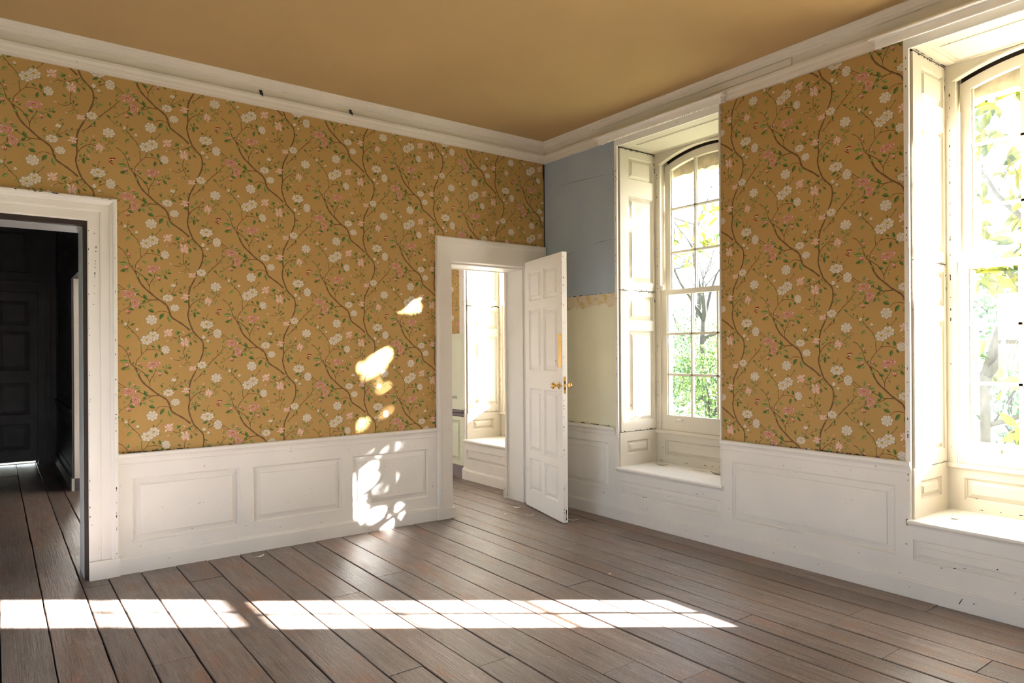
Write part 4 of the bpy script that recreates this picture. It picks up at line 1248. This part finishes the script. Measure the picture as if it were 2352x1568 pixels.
flake('paper_scrap', 0.33, -1.75, 0.456, 0.06, 2.0, 'greenish torn scrap on the window seat against the papered pier', 'paper scrap', G1, 'scrap_dark', seed=6, curl=0.4)
flake('paper_scrap', 0.19, -3.505, 0.456, 0.028, 2.0, 'tiny dark flake on the right-hand window seat', 'paint flake', None, 'scrap_dark', seed=7)
G2 = 'paint flakes on the floor'
flake('paint_flake', -2.791, -0.178, 0.003, 0.050, 0.5, 'white crescent paint flake on the boards before the panelled dado', 'paint flake', G2, seed=8, asp=0.3)
flake('paint_flake', -0.422, -0.084, 0.003, 0.045, 2.2, 'pointed white paint flake on the floor in the doorway', 'paint flake', G2, seed=9, asp=0.5)
flake('paint_flake', -0.665, -0.226, 0.003, 0.022, 1.0, 'small yellowish paint flake on the floor short of the doorway', 'paint flake', G2, seed=10)
flake('paint_flake', -0.52, -0.40, 0.003, 0.05, 2.6, 'thin pale sliver lying beside the open door', 'paint flake', G2, seed=11, asp=0.15)
flake('paint_flake', -0.345, -0.76, 0.003, 0.06, 2.3, 'pale splinter on the floor behind the open door edge', 'paint flake', G2, seed=12, asp=0.15)
flake('paint_flake', -1.108, -1.975, 0.003, 0.014, 0.3, 'bright white crumb on a board joint in mid floor', 'paint flake', G2, seed=13, asp=0.7)
# ------------------------------------------------------------------ outside: lawn, trees and shrubs
GZ = -0.35
mb = MB(M['grass'])
mb.face([(0.70, -40, GZ), (60, -40, GZ), (60, 60, GZ), (0.70, 60, GZ)])
mb.face([(-60, -40, GZ), (-7.0, -40, GZ), (-7.0, 60, GZ), (-60, 60, GZ)])
mb.face([(-7.0, -40, GZ), (0.7, -40, GZ), (0.7, -7.87, GZ), (-7.0, -7.87, GZ)])
struct(mb.build('ground'), 'lawn outside the windows', 'lawn')

def leaf_poly(mb, p, d, nrm, L, W, mi=0, fold=0.25):
    """a pointed leaf folded along its midrib"""
    d = d.normalized(); s = d.cross(nrm)
    if s.length < 1e-4: s = d.orthogonal()
    s.normalize(); up = s.cross(d)
    a, b, c, e = p, p + d * (L * 0.35), p + d * (L * 0.72), p + d * L - up * (L * 0.06)
    l1, l2 = b + s * W * 0.5 + up * W * fold, c + s * W * 0.42 + up * W * fold
    r1, r2 = b - s * W * 0.5 + up * W * fold, c - s * W * 0.42 + up * W * fold
    n = len(mb.v)
    mb.v.extend([tuple(q) for q in (a, l1, l2, e, c, b, r1, r2)])
    for f in ((0, 5, 4, 2, 1), (4, 3, 2), (0, 6, 7, 4, 5), (4, 7, 3)):
        mb.f.append(tuple(n + i for i in f)); mb.mi.append(mi); mb.smooth.append(False)

def rvec(r):
    while True:
        v = Vector((r.uniform(-1, 1), r.uniform(-1, 1), r.uniform(-1, 1)))
        if 0.05 < v.length < 1: return v.normalized()

def branch(mb, r, p, d, L, rad, depth, tips, spread=0.6, bend=0.35, kids=(2, 3), up=0.15):
    pts = [p.copy()]; rads = [rad]
    n = 5
    for i in range(n):
        d = (d + rvec(r) * bend * 0.5 + Z * up * 0.2).normalized()
        p = p + d * (L / n)
        pts.append(p.copy()); rads.append(rad * (1 - 0.5 * (i + 1) / n))
        if depth > 0 and i >= 1 and r.random() < 0.45:
            branch(mb, r, p, (d + rvec(r) * spread * 1.4).normalized(), L * r.uniform(0.45, 0.7), rads[-1] * 0.6, depth - 1, tips, spread, bend, kids, up)
    mb.tube(pts, rads, 6 if rad > 0.02 else 4)
    if depth == 0: tips.append((p, d)); return
    for _ in range(r.randint(*kids)):
        branch(mb, r, p, (d + rvec(r) * spread).normalized(), L * r.uniform(0.6, 0.85), rads[-1] * 0.75, depth - 1, tips, spread, bend, kids, up)

# The big magnolia in front of the windows. Its crown throws the window by the blue plaster into dappled shade;
# the gaps between its leaves let the sun reach the wall in a few spots.
GAPS = [(-1.44, 1.86, .065, .035), (-1.53, 1.83, .04, .022), (-1.80, 1.34, .06, .04), (-1.73, 1.42, .035, .035), (-1.97, 1.28, .045, .018), (-1.74, 1.14, .045, .018),
        (-1.685, 0.98, .015, .075), (-1.94, .86, .045, .04), (-1.70, .36, .03, .035), (-1.96, .40, .055, .05), (-2.03, .22, .06, .12), (-1.99, .29, .045, .05), (-1.95, .16, .04, .05), (-2.05, .06, .06, .04),
        (-1.86, .10, .04, .035), (-1.66, .10, .04, .035), (-1.69, .66, .02, .025), (-1.92, .62, .03, .025), (-1.76, .02, .03, .02), (-1.82, .30, .02, .03), (-1.88, .50, .02, .03),
        (-1.85, 1.18, .02, .012), (-1.62, 1.70, .03, .012), (-1.93, 1.42, .02, .015), (-1.58, .22, .025, .02), (-1.50, .05, .03, .02), (-1.78, .74, .02, .02)]
SH = Vector((0.797, -0.604, 0.0)); TAN = math.tan(SUN_EL)
def to_wall(p):
    """where the sun's shadow of p falls on the plane of the floral wall"""
    s = p.y / -0.604
    return p.x - 0.797 * s, p.z - TAN * s
def gap_at(p, grow=0.0):
    s = -p.y / 0.604
    x, z = p.x - 0.797 * s, p.z - TAN * s
    for gx, gz, rx, rz in GAPS:
        dx, dz = x - gx, z - gz - 0.35 * (x - gx)
        if (dx / (rx + grow)) ** 2 + (dz / (rz + grow)) ** 2 < 1: return True
    return False
def shade_zone(x, z): return -2.12 < x < -1.24 and -0.62 < z < 2.35

r = random.Random(77)
mag = tag(empty('magnolia_tree', (4.05, -2.38, GZ)), 'broad magnolia tree with large yellow-green leaves close outside the right-hand window', 'tree')
mb = MB(M['bark'])
TR = Vector((4.05, -2.38, GZ))
trunk = [TR, TR + Vector((0.02, 0.03, 0.5)), TR + Vector((-0.04, 0.0, 1.0)), TR + Vector((0.0, 0.02, 1.5)), TR + Vector((0.05, -0.1, 2.0)), TR + Vector((0.1, -0.5, 2.8)), TR + Vector((0.15, -0.9, 3.8)), TR + Vector((0.1, -1.1, 5.0))]
mb.tube(trunk, [0.085, 0.066, 0.058, 0.056, 0.05, 0.045, 0.035, 0.015], 12)
tips = []
for p, d, L, rad in ((trunk[3], (-0.2, 0.75, 0.35), 0.9, 0.04), (trunk[3], (-0.5, -0.7, 0.5), 1.2, 0.045), (trunk[4], (0.6, -0.5, 0.6), 1.3, 0.05), (trunk[5], (-0.4, -0.8, 0.6), 1.3, 0.045),
                     (trunk[5], (0.3, 0.6, 0.8), 1.1, 0.04), (trunk[6], (0.5, -0.8, 0.5), 1.1, 0.035), (trunk[6], (-0.5, 0.5, 0.8), 1.0, 0.03), (trunk[2], (-0.1, -0.8, 0.1), 1.0, 0.03), (trunk[2], (0.3, 0.7, 0.1), 0.8, 0.03)):
    branch(mb, r, p.copy(), Vector(d).normalized(), L, rad, 1, tips)
child(mb.build('trunk'), mag)
mb = MB(M['mag_leaf'])
def whorl(c, d, n, L, guard=True):
    for _ in range(n):
        dd = (d * 0.5 + rvec(r)).normalized()
        p = c + rvec(r) * 0.05
        ll = L * r.uniform(0.75, 1.2)
        m = p + dd * ll * 0.55
        if m.y > -0.9 or m.x < 1.6: continue
        # keep the gaps in the crown open, and the garden view past it
        if guard and any(gap_at(p + dd * ll * t, 0.015) for t in (0.0, 0.35, 0.7, 1.0)): continue
        leaf_poly(mb, p, dd, (rvec(r) + Z * 0.8).normalized(), ll, ll * r.uniform(0.36, 0.46))
for p, d in tips: whorl(p, d, 8, 0.21)
for _ in range(420):
    c = Vector((r.uniform(2.7, 5.4), r.uniform(-4.9, -1.75), r.uniform(0.2, 5.6)))
    q = Vector(((c.x - 4.1) / 1.5, (c.y + 3.1) / 1.8, (c.z - 2.9) / 2.8))
    if q.length > 1: continue
    if abs(c.x - 4.0) < 0.8 and -2.75 < c.y < -2.1 and 0.5 < c.z < 1.6 and c.x < 4.1: continue
    whorl(c, rvec(r), 6, 0.21)
# leaves that close the crown over the rest of that window
gx = -2.10
while gx < -1.25:
    gz = -0.60
    while gz < 2.32:
        if r.random() < 0.93:
            for _ in range(2):
                s = r.uniform(3.6, 6.2)
                x_, z_ = gx + r.uniform(-0.02, 0.02), gz + r.uniform(-0.02, 0.02)
                st = (0.5 - x_) / 0.797
                p = Vector((x_, 0, z_)) + (SH + Z * TAN) * (st + s - 0.3)
                ll = r.uniform(0.12, 0.18)
                side = (rvec(r)); side = (side - SUN_D * side.dot(SUN_D)).normalized()
                p0 = p - side * ll * 0.5
                if any(gap_at(p0 + side * ll * t, 0.008) for t in (0.0, 0.25, 0.5, 0.75, 1.0)): continue
                leaf_poly(mb, p0, side, (-SUN_D + rvec(r) * 0.5).normalized(), ll, ll * 0.5, 0, 0.1)
        gz += 0.062
    gx += 0.062
# thinner spray before the first column of panes: the shutter reveal there is only dappled
SPRAY = [(2.62, 2.78), (2.02, 2.22), (1.55, 1.72), (1.02, 1.16)]
ye = -1.10
while ye > -1.38:
    ze = 0.80
    while ze < 3.15:
        slant = ze + 0.55 * (ye + 1.24)
        if r.random() < 0.93 and not any(a < slant < b for a, b in SPRAY):
            for _ in range(2):
                s = r.uniform(3.3, 5.6)
                p = Vector((0.5, ye + r.uniform(-.02, .02), ze + r.uniform(-.02, .02))) + (SH + Z * TAN) * s
                ll = r.uniform(0.10, 0.16)
                side = rvec(r); side = (side - SUN_D * side.dot(SUN_D)).normalized()
                p0 = p - side * ll * 0.5
                if any(gap_at(p0 + side * ll * t, 0.03) for t in (0.0, 0.5, 1.0)): continue
                leaf_poly(mb, p0, side, (-SUN_D + rvec(r) * 0.5).normalized(), ll, ll * 0.5, 0, 0.1)
        ze += 0.06
    ye -= 0.06
child(mb.build('foliage'), mag)

def far_tree(name, base, h, seed, label, depth=4, rad=0.16, leaves=0, mat='shrub_leaf', cat='tree', group='trees in the garden', first=(0, 0, 1), spread=0.7):
    r = random.Random(seed)
    T = tag(empty(name, base), label, cat, group)
    mb = MB(M['bark']); tips = []
    branch(mb, r, Vector(base), Vector(first).normalized(), h * 0.36, rad, depth, tips, spread, 0.4, (2, 3))
    child(mb.build('branches'), T)
    if leaves:
        lm = MB(M[mat])
        for p, d in tips:
            for _ in range(leaves):
                q = p + rvec(r) * 0.3
                leaf_poly(lm, q, rvec(r), rvec(r), 0.16, 0.07)
        child(lm.build('foliage'), T)
    return T
far_tree('bare_tree', (12.2, 7.3, GZ), 7.5, 3, 'bare branched tree on the lawn seen through the window by the blue plaster', 4, 0.17)
far_tree('bare_tree', (21.0, 15.5, GZ), 9.0, 9, 'second bare tree standing deeper in the garden behind the first', 4, 0.16)
# low-hanging evergreen beside the window by the blue plaster
e = tag(empty('laurel_tree', (3.4, 2.75, GZ)), 'evergreen tree whose large leaves hang at the top of the left window', 'tree', 'trees in the garden')
r = random.Random(31)
mb = MB(M['bark'])
tr = [Vector((3.4, 2.75, GZ)), Vector((3.4, 2.6, 1.2)), Vector((3.3, 2.3, 2.3)), Vector((3.2, 1.7, 3.0)), Vector((3.1, 1.0, 3.25)), Vector((3.05, 0.5, 3.05))]
mb.tube(tr, [0.09, 0.07, 0.05, 0.03, 0.016, 0.006], 8)
child(mb.build('trunk'), e)
lm = MB(M['mag_leaf'])
for c, n in ((Vector((3.05, 0.55, 3.0)), 9), (Vector((3.05, 0.4, 2.8)), 9), (Vector((3.1, 0.9, 3.0)), 7), (Vector((3.1, 0.8, 2.65)), 8), (Vector((3.2, 1.5, 3.1)), 14), (Vector((3.3, 2.2, 2.6)), 20), (Vector((3.3, 2.5, 3.0)), 25), (Vector((3.0, 0.25, 3.2)), 8)):
    for _ in range(n):
        dd = rvec(r); p = c + rvec(r) * 0.12
        leaf_poly(lm, p, dd, rvec(r), r.uniform(0.13, 0.2), 0.06)
child(lm.build('foliage'), e)

def shrub(x, y, w, h, seed, label, mat='shrub_leaf', n=1500, s=0.12):
    r = random.Random(seed)
    T = tag(empty('shrub', (x, y, GZ)), label, 'shrub', 'shrubs across the garden')
    mb = MB(M['bark'])
    for k in range(7):
        d = Vector((r.uniform(-.5, .5), r.uniform(-.5, .5), 1)).normalized()
        p = Vector((x, y, GZ)); pts = [p]
        for i in range(4):
            d = (d + rvec(r) * 0.3).normalized(); p = p + d * h * 0.2; pts.append(p)
        mb.tube(pts, [0.035, 0.028, 0.02, 0.014, 0.006], 5)
    child(mb.build('stems'), T)
    lm = MB(M[mat])
    for _ in range(n):
        v = rvec(r)
        k = r.uniform(0.55, 1.0) * (1 + 0.18 * math.sin(v.x * 7 + seed) * math.cos(v.z * 6 + v.y * 5))
        p = Vector((x + v.x * w * k, y + v.y * w * k, GZ + h * 0.5 + v.z * h * 0.5 * k))
        if p.z < GZ: continue
        leaf_poly(lm, p, rvec(r), (v + rvec(r) * 0.7).normalized(), s * r.uniform(0.7, 1.3), s * 0.5)
    child(lm.build('foliage'), T)
SHR = [(8.6, 4.5, 1.0, 2.0, 'shrub_leaf', 'rounded green shrub low in the left window, nearest the papered pier'), (9.6, 6.9, 1.15, 2.3, 'shrub_dark', 'darker shrub low in the left window below the bare trees'),
       (14.2, 9.3, 1.5, 3.0, 'shrub_leaf', 'tall pale shrub behind the others in the left window'), (18.5, 13.6, 2.4, 3.8, 'shrub_dark', 'broad dark shrub at the back of the garden behind the bare trees'),
       (11.0, 10.6, 1.4, 2.6, 'shrub_leaf', 'green shrub at the left edge of the left window'), (8.4, -0.8, 1.5, 3.2, 'shrub_dark', 'dark shrub behind the magnolia in the right-hand window'),
       (13.0, 0.2, 2.0, 4.4, 'shrub_leaf', 'pale tall shrub furthest back behind the magnolia')]
for i, (x, y, w, h, m, lab) in enumerate(SHR): shrub(x, y, w, h, 50 + i, lab, m)
